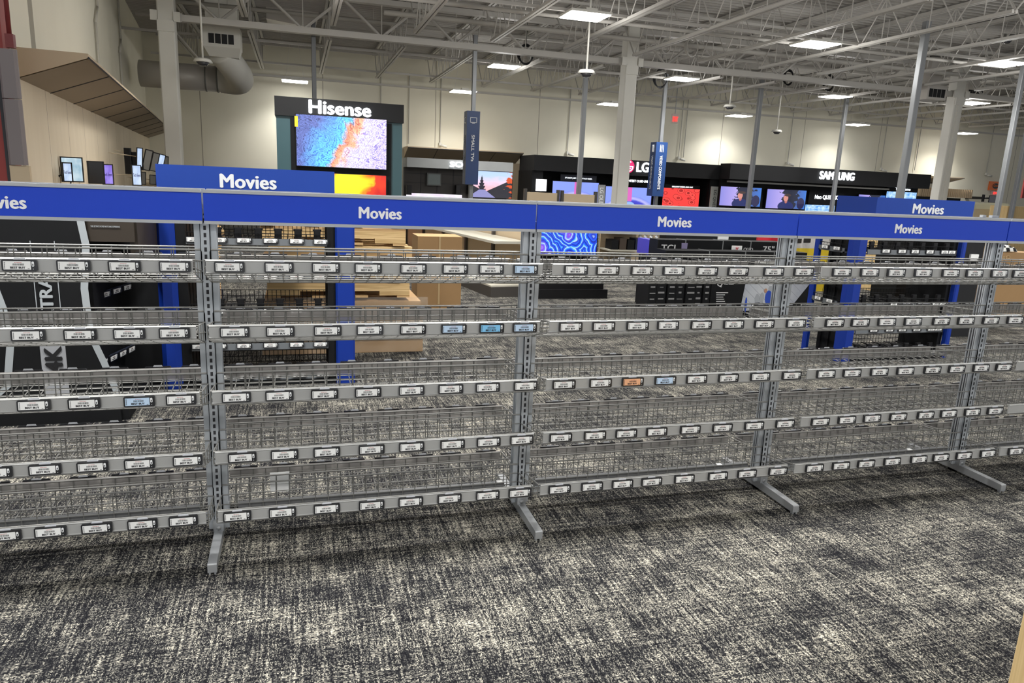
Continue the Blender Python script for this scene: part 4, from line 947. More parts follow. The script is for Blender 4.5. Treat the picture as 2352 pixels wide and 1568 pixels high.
# ------------------------------------------------------------------ middle aisle: mushroom television, tan gondola, stacked TCL cartons
r = thing('television_platform', 'low black stepped platform below the mushroom television', 'platform', (3.6, 5.9, 0))
b = MB(); b.box(3.12, 5.57, 0, 4.09, 6.5, .115); b.build('lower_step', black, r)
b = MB(); b.box(3.16, 5.62, .115, 4.05, 6.45, .235); b.build('upper_step', black, r)
b = MB(); b.box(3.2, 5.9, .235, 4.0, 6.3, .50); b.build('pedestal', black, r)
a = PY(1236, 480, 5.75); e = PY(1370, 588, 5.75); m_ = PY(1300, 585, 5.75)
tv('television', 'television showing blue and violet ruffled shells, on the black platform', ((a.x+e.x)/2, 5.75, (1.10+m_.z)/2), e.x-a.x, 1.10-m_.z, scr_shell)
b = MB(); b.box(3.45, 5.77, .50, 3.75, 5.9, .60); tag(b.build('television_stand', black, at=(3.6, 5.8, .5)), 'black stand under the shell television', 'stand')
# tan gondola running diagonally away
g0 = Vector((3.07, 5.75, 0)); g1_ = Vector((2.28, 10.6, 0)); gd = (g1_-g0); gn = Vector((-gd.y, gd.x, 0)).normalized()
r = thing('tan_gondola', 'empty tan backed gondola with cream shelves, running away behind the second post', 'gondola', (g0+g1_)/2)
def wallseg(b, p, q, o0, o1, z0, z1): b.prism([(p+gn*o0)+Vector((0, 0, z0)), (q+gn*o0)+Vector((0, 0, z0)), (q+gn*o1)+Vector((0, 0, z0)), (p+gn*o1)+Vector((0, 0, z0))], (0, 0, z1-z0)); return b
wallseg(MB(), g0, g1_, -.02, .02, .1, .98).build('back_panel', tan, r)
for i in range(6): pnt = g0+gd*(i/5); q = pnt+gd.normalized()*.05; wallseg(MB(), pnt, q, .018, .06, 0, 1.0).build('slotted_post', mat('dark_post', (.05, .045, .04), .5), r)
wallseg(MB(), g0, g1_, .04, .48, .66, .69).build('shelf', cream, r); wallseg(MB(), g0, g1_, .04, .50, .0, .13).build('base', mat('dark_post', (.05, .045, .04), .5), r)
wallseg(MB(), g0, g1_, .04, .50, .13, .15).build('base_shelf', cream, r)
for i, (xa, xb) in enumerate(((1205, 1286), (1290, 1372))):
    Y = 8.2; a = PY(xa, 436+4*i, Y); d = PY(xb, 440+4*i, Y); rr2 = thing('gondola_bay', 'tan panelled gondola top showing above the middle header sign, %s one' % ['left', 'right'][i], 'gondola', ((a.x+d.x)/2, Y, 0))
    b = MB(); b.box(a.x+.03, Y, .05, d.x-.03, Y+.04, a.z-.03); b.build('panel', tan, rr2)
    for xx in (a.x, d.x-.04): b = MB(); b.box(xx, Y-.01, 0, xx+.04, Y+.06, a.z+.02); b.build('post', mat('dark_post', (.05, .045, .04), .5), rr2)
    b = MB(); b.box(a.x, Y-.4, 0, d.x, Y, .12); b.build('base', mat('dark_post', (.05, .045, .04), .5), rr2)
# accessories gondola between shell television and TCL cartons
Y = 8.6; a = PY(1380, 540, Y); d = PY(1500, 540, Y)
r = thing('accessory_gondola', 'tan gondola hung with silver bottles and packets, right of the shell television', 'gondola', ((a.x+d.x)/2, Y, 0))
b = MB(); b.box(a.x, Y, 0, d.x+1.1, Y+.06, 1.04); b.build('back_panel', tan, r)
for z in (.35, .68): b = MB(); b.box(a.x, Y-.4, z, a.x+.62, Y, z+.025); b.build('shelf', cream, r)
b = MB(); b.box(a.x, Y-.4, 0, d.x+.4, Y, .12); b.build('base', blackm, r)
bott = mat('bottle_silver', (.42, .43, .43), .3, .4)
kk = 0
for row_, z in enumerate((.80, .56, .98)):
    for i in range(6):
        x = a.x+.66+i*.105; b = MB(); b.bar((x, Y-.15, z-.10), (x, Y-.15, z+.04), .030, 10); b.bar((x, Y-.15, z+.04), (x, Y-.15, z+.075), .012, 8); b.bar((x, Y-.15, z+.07), (x, Y, z+.075), .004, 5)
        tag(b.build('hanging_bottle', bott, at=(x, Y-.15, z)), 'silver cleaning bottle on a hook, %s in the %s row' % (ORD[i], ['middle', 'lower', 'upper'][row_]), 'bottle', 'silver bottles on hooks')
for i in range(4):
    x = a.x+.05+i*.145
    for z, l in ((.705, 'upper'), (.375, 'lower')):
        b = MB(); b.bbox(x, Y-.36, z, x+.125, Y-.1, z+.16+.03*(i % 2), .004); tag(b.build('product_box', [blackm, mat('dark_brown_box', (.05, .035, .025), .6), blackm, mat('navy_box', (.01, .015, .04), .5)][i], at=(x, Y-.2, z)), 'small dark product box, %s on the %s shelf of the accessory gondola' % (ORD[i], l), 'box', 'dark boxes on the accessory gondola')
for i in range(5):
    x = a.x+1.32+i*.11; b = MB(); b.box(x, Y-.10, .52, x+.09, Y-.07, .78); b.bar((x+.045, Y-.12, .775), (x+.045, Y+.01, .785), .005, 5); tag(b.build('hanging_packet', mat('packet_cream', (.55, .48, .30), .5), at=(x, Y-.1, .7)), 'cream packet hanging on the accessory gondola, %s from the left' % ORD[i], 'packet', 'cream hanging packets')
# TCL cartons
tclw = mat('print_white', (.70, .70, .70), .5)
def carton(name, label, x0, y0, x1, y1, zt, m=blackm, texts=(), group=None, tape=None, z0=0):
    r = thing(name, label, 'carton', ((x0+x1)/2, (y0+y1)/2, z0), 0, group)
    b = MB(); b.bbox(x0, y0, z0, x1, y1, zt, .006); b.build('box', m, r)
    for body, x, z, wd, ht, mm in texts: text('print', body, mm, r, (x, y0-.004, z), width=wd, height=ht, size=.1, bold=.015, extr=.0005)
    if tape:
        b = MB()
        for x in tape: b.box(x-.006, y0-.003, z0, x+.006, y0-.001, zt+.002); b.box(x-.006, y0-.003, zt+.001, x+.006, y1, zt+.003)
        b.build('strap', mat('strap_grey', (.22, .23, .23), .4), r)
    return r
cy_ = 4.75
a = PY(1512, 551, cy_); d = PY(1792, 556, cy_); tz = PY(1650, 553, cy_).z
def zz(px, py, Y): return PY(px, py, Y).z
def xx_(px, py, Y): return PY(px, py, Y).x
carton('television_carton', 'long black television carton printed TCL and 75", rear of the pair', a.x, cy_, d.x+.05, cy_+.22, tz, texts=(
    ('TCL', xx_(1538, 569, cy_), zz(1538, 569, cy_), .22, .075, tclw), ('QLED', xx_(1718, 574, cy_), zz(1718, 573, cy_), .13, .045, tclw), ('75"', xx_(1765, 572, cy_), zz(1765, 572, cy_), .16, .075, tclw)),
    tape=(xx_(1574, 565, cy_), xx_(1660, 565, cy_), xx_(1724, 565, cy_)))
b = MB(); p = PY(1572, 568, cy_-.006); b.prism([(p.x-.04, p.y, p.z+.05), (p.x+.04, p.y, p.z+.05), (p.x+.035, p.y, p.z-.03), (p.x, p.y, p.z-.055), (p.x-.035, p.y, p.z-.03)], (0, .004, 0)); tag(b.build('shield_sticker', mat('shield_blue_red', (.25, .22, .38), .5), at=p), 'small blue and red shield sticker beside the TCL print', 'sticker')
cy2 = 4.42; a2 = PY(1530, 577, cy2)
carton('television_carton', 'long black television carton with a printed front, in front of the TCL one', a2.x, cy2, xx_(1855, 582, cy2), cy2+.24, PY(1650, 577, cy2).z, texts=(('TCL', a2.x+.25, .55, .12, .045, tclw),), tape=(xx_(1629, 585, cy2), xx_(1712, 585, cy2), xx_(1778, 585, cy2)))
plate('price_card', 'white price card with red print standing on the TCL carton', 'card', 1682, 564, 1705, 577, cy_-.05, mat('paper', (.75, .76, .74), .6), '75"', redb, tw=.3, hh=.4, stem=0, th=.01)
b = MB().use(mat('violet_print', (.06, .05, .42), .4)); p = PY(1500, 552, 4.9); q = PY(1512, 600, 4.9); b.box(p.x, 4.99, .62, q.x+.02, 5.3, p.z); b.use(blackm); b.box(p.x+.03, 5.0, 0, q.x+.02, 5.3, .62); tag(b.build('violet_carton', None, at=(p.x, 5, 0)), 'narrow blue and violet carton end left of the TCL cartons', 'carton')
# upright carton edges in front
cy3 = 4.12; xs_ = [xx_(p_, 700, cy3) for p_ in (1486, 1506, 1530, 1550, 1572, 1595, 1612, 1629)]
for i in range(7):
    x0_, x1_ = xs_[i]+.004, xs_[i+1]-.004; xm = (x0_+x1_)/2; r = thing('upright_carton', 'black upright television carton standing on edge, %s from the left' % ORD[i], 'carton', (xm, 4.4, 0), 0, 'black upright cartons')
    b = MB(); b.bbox(x0_, cy3+.02*(i % 2), 0, x1_, 4.40, .62+.02*(i % 3), .004); b.build('box', blackm, r)
    rn = random.Random(i); b = MB()
    for q in range(7):
        z = .10+q*.065; wq = (x1_-x0_)*rn.uniform(.3, .8); b.box(xm-wq/2, cy3-.004+.02*(i % 2), z, xm+wq/2, cy3-.001+.02*(i % 2), z+rn.uniform(.006, .022))
    b.build('print', mat('print_grey', (.25, .25, .25), .5), r)
    if i == 1: text('print', 'TCL', tclw, r, (xm, cy3-.008+.02, .06), width=.09, height=.03, size=.1, bold=.02)
X0, X1 = xs_[7]+.005, xx_(1862, 690, cy3)
r = carton('television_carton', 'large black carton with Q SERIES print and a football stadium picture', X0, cy3, X1, cy3+.25, .66, texts=(
    ('Q', xx_(1653, 653, cy3), zz(1653, 653, cy3), .065, .06, tclw), ('SERIES', xx_(1674, 651, cy3), zz(1674, 651, cy3), .12, .022, tclw)))
b = MB()
for i in range(6): p = PY(1645, 672+i*5.0, cy3-.002); b.box(p.x, cy3-.003, p.z-.004, p.x+(.15, .11, .09, .10, .11, .12)[i], cy3-.001, p.z+.004)
b.build('fine_print', tclw, r)
gpic = NT('stadium_picture', .4); u = gpic.sep(gpic.coord('Generated')); nn_ = gpic.noise(gpic.coord('Generated', scale=(5, 1, 3)), 1, 4)
c_ = gpic.ramp(gpic.math('ADD', gpic.math('MULTIPLY', u[0], .8), gpic.math('MULTIPLY', nn_, .3)), [(.0, (.06, .14, .42)), (.14, (.40, .43, .48)), (.45, (.62, .64, .66)), (.75, (.35, .37, .42)), (1, (.10, .12, .20))])
gr = gpic.math('LESS_THAN', gpic.math('FRACT', gpic.math('MULTIPLY', gpic.math('ADD', u[0], gpic.math('MULTIPLY', u[2], .6)), 9)), .06); c_ = gpic.mix(gr, c_, (.25, .26, .3)); gpic.base(c_)
b = MB(); pa, pb = PY(1700, 735, cy3), PY(1862, 647, cy3); b.prism([(pa.x-.02, cy3-.002, .0+.10), (pa.x+.62, cy3-.002, .10), (pa.x+1.02, cy3-.002, .60), (pa.x+.02, cy3-.002, .47)], (0, -.001, 0)); b.build('stadium_picture', gpic.m, r)
b = MB(); pl = mat('jersey_blue', (.02, .07, .45), .5)
def blob(bm, m, px, py, rx, rz_, dy=0): p = PY(px, py, cy3); bm.use(m).add([(p.x+rx*math.cos(t), cy3-.005-dy, p.z+rz_*math.sin(t)) for t in [2*PI*i/12 for i in range(12)]], [list(range(12))])
blob(b, mat('helmet_grey', (.35, .37, .4), .4), 1738, 686, .03, .06); blob(b, mat('helmet_grey', (.35, .37, .4), .4), 1749, 684, .03, .065, .001); blob(b, mat('turf_dark', (.05, .05, .08), .6), 1742, 700, .10, .03, .0005)
blob(b, pl, 1764, 683, .045, .085, .001); blob(b, mat('skin_tone', (.45, .25, .16), .6), 1758, 667, .022, .025, .002); blob(b, mat('helmet_grey', (.35, .37, .4), .4), 1770, 662, .03, .03, .0015); blob(b, pl, 1712, 700, .015, .09, .001)
b.build('football_players', None, r)
# TCL red header card, black stand with price, white carton with yellow and blue
plate('brand_card', 'red card reading TCL above the black cartons', 'sign', 1744, 520, 1792, 553, 5.35, redb, 'TCL', white, tw=.55, hh=.25, dz=-.13, stem=0)
plate('price_card', 'grey and white price card hanging above the TCL cartons, under the middle sign', 'card', 1652, 540, 1674, 550, 5.25, mat('paper', (.75, .76, .74), .6), stem=0)
b = MB(); p = PY(1530, 545, 6.4); b.box(p.x, 6.4, 0, p.x+2.6, 6.6, 1.08); tag(b.build('dark_display_back', blackm, at=(p.x+1, 6.5, 0)), 'dark display unit behind the TCL cartons', 'display')
ywt = NT('carton_yellow_blue', .5); u = ywt.sep(ywt.coord('Generated')); dx = ywt.math('SUBTRACT', u[0], .1); dz = ywt.math('SUBTRACT', u[2], .25)
rr_ = ywt.math('SQRT', ywt.math('ADD', ywt.math('MULTIPLY', ywt.math('MULTIPLY', dx, dx), .9), ywt.math('MULTIPLY', ywt.math('MULTIPLY', dz, dz), 2.2)))
c_ = ywt.ramp(rr_, [(.0, (.02, .06, .25)), (.34, (.02, .25, .55)), (.40, (.10, .45, .60)), (.46, (.72, .52, .03)), (.66, (.75, .55, .03))], 'CONSTANT'); c_ = ywt.mix(ywt.math('GREATER_THAN', u[2], .74), c_, (.66, .64, .62)); ywt.base(c_)
wy = 5.02; a = PY(1822, 548, wy); d = PY(1888, 548, wy)
r = thing('television_carton', 'white carton with yellow and blue picture beside the narrow blue post', 'carton', ((a.x+d.x)/2, wy, 0))
b = MB(); b.box(a.x-.1, wy, .18, d.x+.35, wy+.28, .93); b.build('box', ywt.m, r); b = MB(); b.box(a.x-.11, wy-.002, .72, a.x+.03, wy+.29, .86); b.build('red_corner', redb, r)
b = MB(); b.box(a.x-.1, wy, .93, d.x+.35, wy+.2, 1.05); b.build('pink_label', mat('pink_white', (.72, .58, .58), .5), r)
b = MB(); b.box(a.x-.1, wy+.01, 0, d.x+.35, wy+.28, .18); b.build('white_base', cream, r)
plate('price_card', 'black framed price card on the pink edge, left one', 'card', 1828, 548, 1842, 558, wy-.012, tagb, th=.01); plate('price_card', 'black framed price card on the pink edge, right one', 'card', 1848, 546, 1863, 557, wy-.012, tagb, th=.01)
# black display and cartons right of the right movie stand
ty2 = 4.2; a = PY(2068, 600, ty2); d = PY(2180, 600, ty2)
r = thing('black_display_unit', 'black display unit seen through the right movie stand', 'display', ((a.x+d.x)/2, ty2, 0)); b = MB(); b.box(a.x, ty2, 0, d.x, ty2+.4, 1.1); b.build('body', blackm, r)
b = MB()
for i in range(3): x = a.x+(i+1)*(d.x-a.x)/4; b.box(x, ty2-.01, 0, x+.06, ty2, 1.1)
b.build('edge_strip', mat('blue_black', (.012, .018, .035), .4), r)
b = MB(); a = PY(2020, 545, 6.2); d = PY(2088, 566, 6.2); b.box(a.x, 6.2, 0, d.x, 6.5, 1.02); tag(b.build('wooden_crate', pale_m, at=(a.x, 6.2, 0)), 'pale wooden crate beyond the right movie stand', 'crate')
cq = 3.45; a = PY(2170, 600, cq); d = PY(2225, 600, cq)
carton('television_carton', 'brown television carton end printed 65UR8 beside the right movie stand', a.x, cq, d.x+.32, cq+.3, .86, card, texts=(('65UR8', d.x-.06, PY(2205, 651, cq).z, .16, .035, cardl),))
a = PY(2244, 600, 3.75); r = carton('television_carton', 'large brown television carton printed ThinQ near the right edge', a.x+.32, 3.78, a.x+1.9, 4.0, PY(2310, 580, 3.75).z, card, texts=(('AI ThinQ', PY(2300, 592, 3.74).x, PY(2300, 592, 3.74).z, .36, .055, cardl),))
r['label'] = 'large brown television carton printed ThinQ near the right edge'
b = MB(); p = PY(2194, 657, cq); b.box(p.x-.02, cq-.006, p.z-.02, p.x+.02, cq-.002, p.z+.02); tag(b.build('yellow_sticker', yellow, at=p), 'small yellow sticker on the brown carton end', 'sticker')
b = MB(); a = PY(2228, 556, 3.0); d = PY(2262, 590, 3.0); b.box(a.x, 3.05, 0, d.x+.03, 3.3, 1.15); tag(b.build('black_divider', charc, at=(a.x, 3.1, 0)), 'black divider panel between the right movie stand and brown cartons', 'panel')
gp = NT('plaid_cloth', .9, .1); ck = gp.n('ShaderNodeTexChecker'); gp.L(gp.coord(scale=(18, 18, 18)), ck.inputs['Vector']); ck.inputs['Scale'].default_value = 1; ck.inputs['Color1'].default_value = (.01, .01, .012, 1); ck.inputs['Color2'].default_value = (.55, .55, .52, 1); gp.base(ck.outputs['Color'])
zc = PY(2310, 580, 3.75).z; x0_ = PY(2300, 575, 3.78).x; b = MB(); rn = random.Random(2); nx, ny = 12, 8
vs = [(x0_+.28*i/nx, 3.78+.2*j/ny, zc+.005+(.06+.02*rn.random())*math.sin(PI*min(1, max(0, i/nx)))**.5*(1 if 0 < j < ny else .1)) for j in range(ny+1) for i in range(nx+1)]
b.add(vs, [(j*(nx+1)+i, j*(nx+1)+i+1, (j+1)*(nx+1)+i+1, (j+1)*(nx+1)+i) for j in range(ny) for i in range(nx)], True); tag(b.build('plaid_cloth', gp.m, at=(x0_+.14, 3.88, zc)), 'black and white checked cloth lying on the ThinQ carton', 'cloth')
# items above the sign at the right: glass case, shelf things
Y = 12.6; a = PY(2238, 466, Y); d = PY(2308, 500, Y)
r = thing('display_case', 'pale glass topped display case right of the right movies header', 'case', ((a.x+d.x)/2, Y, 0)); b = MB(); b.box(a.x+.05, Y, 0, d.x, Y+.6, a.z-.15); b.build('cabinet', cream, r)
b = MB(); b.box(a.x+.02, Y-.02, a.z-.15, d.x+.02, Y+.62, a.z+.02); b.build('glass_top', mat('case_glass', (.60, .62, .48), .15, alpha=.5), r)
a = PY(2316, 473, 11.5); b = MB(); b.box(a.x, 11.5, 0, a.x+2, 12.0, a.z); tag(b.build('wooden_counter', pale_m, at=(a.x, 11.5, 0)), 'pale wooden counter end at the right edge above the sign', 'counter')
for i, (px, l) in enumerate(((2275, 'left'), (2300, 'right'))):
    p = PY(px, 494, .0); b = MB(); b.bbox(p.x-.012-.01*i, .03, 1.335, p.x+.012+.01*i, .05, 1.335+.012, .002); tag(b.build('sign_clip', trimg, at=(p.x, .04, 1.335)), 'small grey clip on top of the rightmost header sign, %s one' % l, 'clip')

# ------------------------------------------------------------------ power poles from the roof
def pole(label, p_top, p_bot, D, rad, m, zb=0, zt=None):
    Y = CAM.y+D; a = PY(*p_top, Y); c = PY(*p_bot, Y); b = MB(); x = (a.x+c.x)/2
    b.bbox(x-rad, Y-rad, zb, x+rad, Y+rad, zt or ZB+.25, .008); return tag(b.build('power_pole', m, at=(x, Y, zb)), label, 'pole', 'power poles')
pole('dark pole rising behind the Hisense header to the roof', (720, 85), (722, 222), 16.4, .045, poled, 0)
pole('grey pole carrying the SMALL TVs sign', (1088, 112), (1084, 445), 16.1, .045, polem)
pole('tall grey pole left of the middle column, in front of the LG display', (1345, 170), (1330, 440), 17.9, .055, polem)
pole('grey pole carrying the VIDEO COMPONENTS sign', (1525, 192), (1510, 455), 18.7, .05, polem)
pole('grey pole in front of the left SAMSUNG televisions', (1746, 212), (1720, 470), 18.2, .055, polem)
pole('grey pole crossing the SAMSUNG lettering', (1941, 247), (1914, 460), 19.6, .055, polem)
pole('thick grey pole right of the SAMSUNG lettering', (2124, 88), (2066, 455), 10.9, .055, polem)
pole('slim grey pole close to the right edge', (2350, 170), (2287, 495), 12.6, .05, polem)
pole('last grey pole at the right edge', (2352, 330), (2322, 500), 14.2, .045, polem)
def hangsign(label, x0, x1, yt, yb, D, txt, icon):
    Y = CAM.y+D; a = PY(x0, yt, Y); d = PY(x1, yt, Y); e = PY((x0+x1)/2, yb, Y); t = PY((x0+x1)/2, yt, Y); wd = d.x-a.x; x = (a.x+d.x)/2
    c = PY((x0+x1)/2-(x1-x0)*.08, (yt+yb)/2, Y); x = c.x
    r = thing('aisle_sign', label, 'sign', (x, Y+wd/2, e.z), 0, 'hanging aisle signs')
    navy = mat('navy_sign', (.012, .045, .16), .4, noise=.05, nscale=1); b = MB(); b.box(x-wd/2, Y, e.z, x+wd/2, Y+wd, t.z); b.build('box', navy, r)
    L = (t.z-e.z)
    text('lettering', txt, white, r, (x, Y-.01, t.z-L*.50 if icon == 'tv' else t.z-L*.56), width=L*(.36 if icon == 'tv' else .62), height=wd*.24, size=.2, bold=.02, extr=.004, rot=(0, PI/2, 0))
    text('lettering', txt, mat('sign_shaded_white', (.45, .47, .5), .5), r, (x-wd/2-.01, Y+wd/2, t.z-L*.50 if icon == 'tv' else t.z-L*.56), width=L*(.36 if icon == 'tv' else .62), height=wd*.24, size=.2, bold=.02, extr=.004, rot=(0, PI/2, -PI/2))  # side lettering in a darker white, the side's shade put into the colour
    b = MB(); zc = t.z-L*.12
    for side in (0, 1):
        def bx(u0, u1, z0, z1):
            if side == 0: b.box(x+u0, Y-.008, z0, x+u1, Y-.002, z1)
            else: b.box(x-wd/2-.008, Y+wd/2-u1, z0, x-wd/2-.002, Y+wd/2-u0, z1)
        if icon == 'tv':
            h = wd*.26; k = h*.75; tt = wd*.035
            bx(-h, h, zc+k-tt, zc+k); bx(-h, h, zc-k, zc-k+tt); bx(-h, -h+tt, zc-k, zc+k); bx(h-tt, h, zc-k, zc+k); bx(-h*.4, h*.4, zc-k-tt*1.6, zc-k-tt*.5)
        else:
            for q in (-1, 0, 1): bx(q*wd*.13-wd*.03, q*wd*.13+wd*.03, zc-wd*.26, zc+wd*.2); bx(q*wd*.13-wd*.015, q*wd*.13+wd*.015, zc+wd*.2, zc+wd*.3)
    b.build('icon', white, r)
hangsign('tall navy hanging sign reading SMALL TVs', 1073, 1103, 255, 424, 15.9, 'SMALL TVs', 'tv')
hangsign('tall navy hanging sign reading VIDEO COMPONENTS', 1505, 1531, 326, 451, 18.35, 'VIDEO COMPONENTS', 'plug')

# ------------------------------------------------------------------ air duct and diffusers at the left
r = thing('air_duct', 'big grey round air duct with elbow and square diffuser at the left', 'duct', (-1.7, 16.2, 3.4))
DY = 16.2
A = PY(322, 172, DY); B = PY(500, 178, DY); zc = (A.z+B.z)/2
b = MB(); b.tube([(A.x, DY, zc), (B.x, DY, zc)], [.29, .29], 28); b.build('straight_duct', duct, r)
for x in (A.x+.75, B.x-.25, B.x): b = MB(); b.tube([(x-.015, DY, zc), (x+.015, DY, zc)], [.30, .30], 28); b.build('band', mat('band_dark', (.16, .16, .15), .5), r)
Q0 = Vector((B.x, DY, zc)); Q1 = Q0+Vector((.70, -.05, -.08)); Q2 = PY(560, 186, 15.2); Q3 = PY(508, 118, 14.62); pts2 = []; rad2 = []
for i in range(57):
    t = i/56; pts2.append(Q0*(1-t)**3+Q1*3*t*(1-t)**2+Q2*3*t*t*(1-t)+Q3*t**3); rad2.append(.265+.028*(i % 2))
b = MB(); b.tube(pts2, rad2, 28); b.build('ribbed_duct', wht, r)
x0_, x1_ = PY(466, 90, 14.3).x, PY(552, 90, 14.3).x; zt_, zb_ = PY(510, 62, 14.3).z, PY(510, 122, 14.3).z
b = MB(); b.prism([(x0_, 14.3, zb_+.12), (x1_, 14.3, zb_+.12), (x1_, 14.3, zt_), (x0_, 14.3, zt_)], (0, .6, 0)); b.prism([(x0_, 14.3, zb_+.12), (x1_, 14.3, zb_+.12), (x1_-.05, 14.42, zb_-.06), (x0_+.1, 14.42, zb_-.06)], (0, .4, 0)); b.build('diffuser_box', wht, r)
b = MB()
for i in range(4): w_ = (x1_-x0_-.22)/4; b.box(x0_+.11+i*w_, 14.285, zt_-.33, x0_+.11+(i+1)*w_-.02, 14.30, zt_-.14)
b.build('grille', black, r)
b = MB(); b.box(x0_+.05, 14.4, zt_+.02, x1_-.05, 14.9, ZT); b.build('riser_box', wht, r)
b = MB(); p = PY(670, 25, 15.6); b.prism([(p.x-.55, 15.4, p.z-.25), (p.x+.5, 15.4, p.z-.36), (p.x+.62, 15.4, p.z+.1), (p.x-.55, 15.4, p.z+.6)], (0, .7, 0))
tag(b.build('plenum_box', duct, at=(p.x, 15.7, p.z)), 'large grey duct box high above the Hisense display', 'duct')
for i, (px, py, l) in enumerate(((2152, 214, 'left of the right column'), (2240, 216, 'right of the right column'))):
    p = PY(px, py, GY-.5+i*1.2); r = thing('ceiling_diffuser', 'white box diffuser with dark grille %s' % l, 'diffuser', p)
    b = MB(); b.box(p.x-.30, p.y, p.z-.16, p.x+.30, p.y+.5, p.z+.2); b.box(p.x-.2, p.y+.1, p.z+.2, p.x+.2, p.y+.4, ZT); b.build('box', duct, r)
    b = MB()
    for q in range(4): b.box(p.x-.25+q*.13, p.y-.01, p.z-.10, p.x-.14+q*.13, p.y, p.z+.10)
    b.build('grille', black, r)
# domes on stems
for i, (px, py, D, rr_, l) in enumerate(((466, 143, 15.0, .17, 'below the air diffuser at left'), (1347, 169, 13.2, .17, 'above the middle of the LG display'), (1676, 246, 17.5, .17, 'right of the hanging EXIT sign'), (1784, 303, 19.5, .16, 'lowest, above the SAMSUNG header'), (2312, 93, 13., .16, 'near the right edge'))):
    p = PY(px, py, CAM.y+D); r = thing('dome_camera', 'white dome camera on a thin stem, '+l, 'camera', p, 0, 'dome cameras')
    b = MB(); b.disc((p.x, p.y, p.z), rr_, .06, 20, rr_*.8); b.build('housing', wht, r); b = MB(); b.disc((p.x, p.y, p.z-.06), rr_*.4, .06, 16, rr_*.7); b.build('dome', mat('dome_smoke', (.04, .04, .045), .15), r)
    b = MB(); b.bar((p.x, p.y, p.z+.06), (p.x, p.y, ZT+.05), .018, 8); b.build('stem', wht, r)
# exit sign hanging, orange sign, wall EXIT
p = PY(1551, 272, 18.2); r = thing('exit_sign', 'red lit EXIT sign hanging from the roof right of the middle column', 'sign', p)
b = MB(); b.box(p.x-.11, 18.2, p.z-.14, p.x+.11, 18.26, p.z+.14); b.build('housing', mat('exit_white', (.55, .45, .42), .5), r)
text('lettering', 'EXIT', mat('exit_red', (.7, .02, .02), .5, emit=(1, .05, .04), es=1.2), r, (p.x, 18.19, p.z-.02), width=.18, height=.15, size=.2, bold=.03)
b = MB(); b.bar((p.x, 18.23, p.z+.14), (p.x, 18.23, ZT), .012, 6); b.build('stem', polem, r)
a = PY(2274, 416, YW-.05); d = PY(2297, 438, YW-.05)
r = thing('orange_sign', 'orange wall sign with a black oval and script lettering', 'sign', ((a.x+d.x)/2, YW-.05, (a.z+d.z)/2)); b = MB(); b.box(a.x, YW-.06, d.z, d.x+.05, YW-.01, a.z); b.build('panel', mat('orange', (.80, .16, .02), .5), r)
cx_, cz_ = (a.x+d.x)/2+.02, (a.z+d.z)/2; b = MB(); b.use(black).add([(cx_+.17*math.cos(t), YW-.065, cz_+.11*math.sin(t)) for t in [2*PI*i/24 for i in range(24)]], [list(range(24))]); b.build('oval', None, r)
text('lettering', 'Geek', mat('orange', (.8, .16, .02), .5), r, (cx_, YW-.07, cz_+.02), width=.26, height=.10, size=.2, bold=.01, shear=.3)
a = PY(2278, 438, YW-.05); d = PY(2296, 449, YW-.05)
r = thing('exit_sign', 'small EXIT sign below the orange wall sign', 'sign', ((a.x+d.x)/2, YW-.05, d.z)); b = MB(); b.box(a.x, YW-.08, d.z, d.x, YW-.01, a.z); b.build('housing', mat('exit_pink', (.60, .40, .38), .5), r)
text('lettering', 'EXIT', mat('exit_red', (.7, .02, .02), .5, emit=(1, .05, .04), es=1.2), r, ((a.x+d.x)/2, YW-.09, (a.z+d.z)/2), width=(d.x-a.x)*.75, height=.09, size=.2, bold=.03)
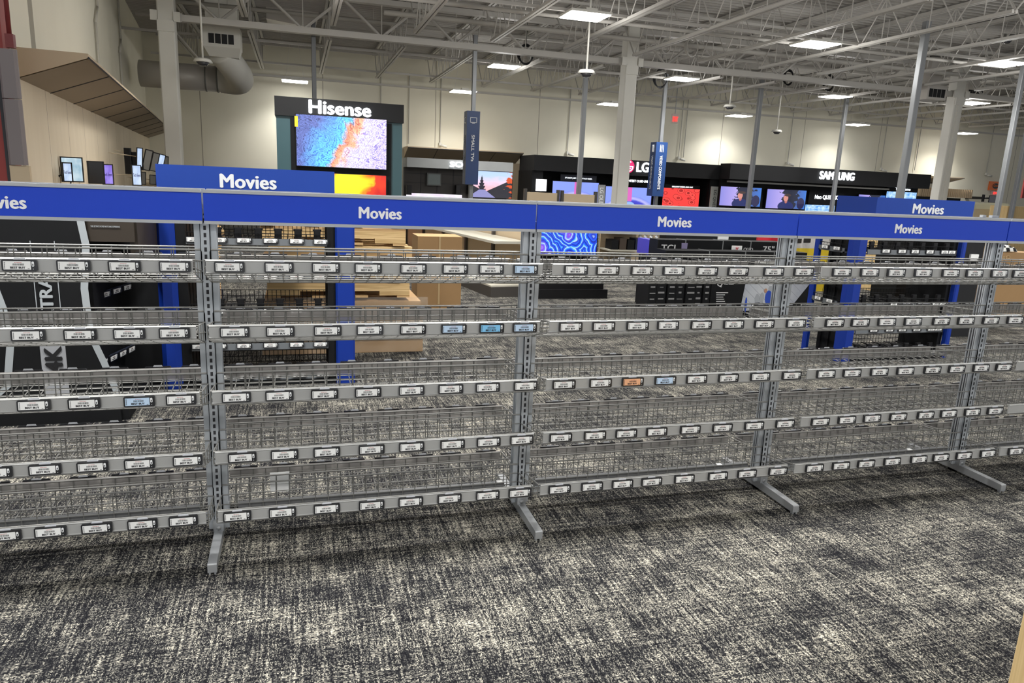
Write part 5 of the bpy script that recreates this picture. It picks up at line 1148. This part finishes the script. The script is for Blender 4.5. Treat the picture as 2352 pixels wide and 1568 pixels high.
# conduits with small cameras on the back wall
for i, (px, yt, yb, hd) in enumerate(((875, 190, 285, 0), (1013, 222, 330, 1), (1310, 235, 350, 1), (1570, 240, 362, 1), (1581, 240, 362, 0), (1823, 262, 374, 1), (2040, 275, 388, 1), (2283, 300, 400, 1), (940, 205, 330, 0), (2118, 285, 392, 0))):
    a = PY(px, yt, YW-.06); z1 = a.z; z0 = PY(px, yb, YW-.06).z; r = thing('wall_conduit', 'thin conduit on the back wall%s, %s from the left' % (' ending in a small camera' if hd else '', ORD[[0, 2, 3, 4, 5, 6, 7, 9, 1, 8][i]]), 'conduit', (a.x, YW-.06, z0), 0, 'wall conduits')
    b = MB(); b.bar((a.x, YW-.05, z0), (a.x, YW-.05, ZB+.3), .014, 6); b.build('pipe', mat('conduit_grey', (.40, .39, .35), .5), r)
    if hd: b = MB(); b.bbox(a.x-.04, YW-.12, z0-.06, a.x+.04, YW-.02, z0+.03, .01); b.bar((a.x+.02, YW-.10, z0-.05), (a.x+.20, YW-.16, z0-.09), .04, 8); b.build('camera_head', wht, r)
# two bent conduits on the left wall
for i, (d0, lab) in enumerate(((9.5, 'nearer'), (6.2, 'farther'))):
    b = MB(); P0 = LW(d0, .03, 2.45); P1 = LW(d0, .03, 3.6); P2 = LW(d0-.35, .03, 3.9); P3 = LW(d0-.35, .03, 4.9); b.path([P0, P1, P2, P3], .02, 8)
    tag(b.build('bent_conduit', mat('conduit_cream', (.50, .48, .42), .5), at=P0), 'bent cream conduit on the left wall above the canopy, %s one' % lab, 'conduit')
# flat monitor on an arm beside the orange sign, red banner at the right edge
p = PY(2262, 455, 19.6); b = MB(); b.bbox(p.x-.10, 19.6, p.z-.14, p.x, 19.66, p.z+.14, .01); b.bar((p.x, 19.63, p.z), (p.x+.45, 19.5, p.z+.02), .03, 8); b.box(p.x-.1, 19.66, p.z-.05, p.x, YW, p.z+.05)
tag(b.build('wall_bracket', black, at=p), 'black wall arm right of the ribbed header', 'bracket')
tvpx('monitor', 'small tilted grey monitor on the black wall arm', 2273, 449, 2290, 465, 19.48, mat('grey_screen2', (.12, .12, .15), .3))
b = MB(); a = PY(2348, 447, 14.0); b.box(a.x, 14, a.z-.1, a.x+1, 14.05, a.z+.75); b.box(a.x+.3, 14.01, 0, a.x+.4, 14.04, a.z); tag(b.build('red_banner', red, at=(a.x, 14, 0)), 'dark red banner panel at the right edge above the counter', 'banner')

# ------------------------------------------------------------------ the tags: the 296 nearest one by one, the rest as one
TAGS.sort(key=lambda t: (Vector(t[:3])-CAM).length*(1.35 if len(t[7]) == 2 else 1))
for t in TAGS[:296]: make_tag(*t)
b = MB()
for t in TAGS[296:]:
    for nm, me in t[7]:
        for m_ in [me.materials[0]] if len(me.materials) == 1 else [tagi]: tomesh(b, me, m_, t[:3], (1, 1, 1), t[3])
if TAGS[296:]: tag(b.build('distant_price_tags', None), 'the smallest far away price tags on the rear rails and movie stands', 'price tags', kind='stuff')
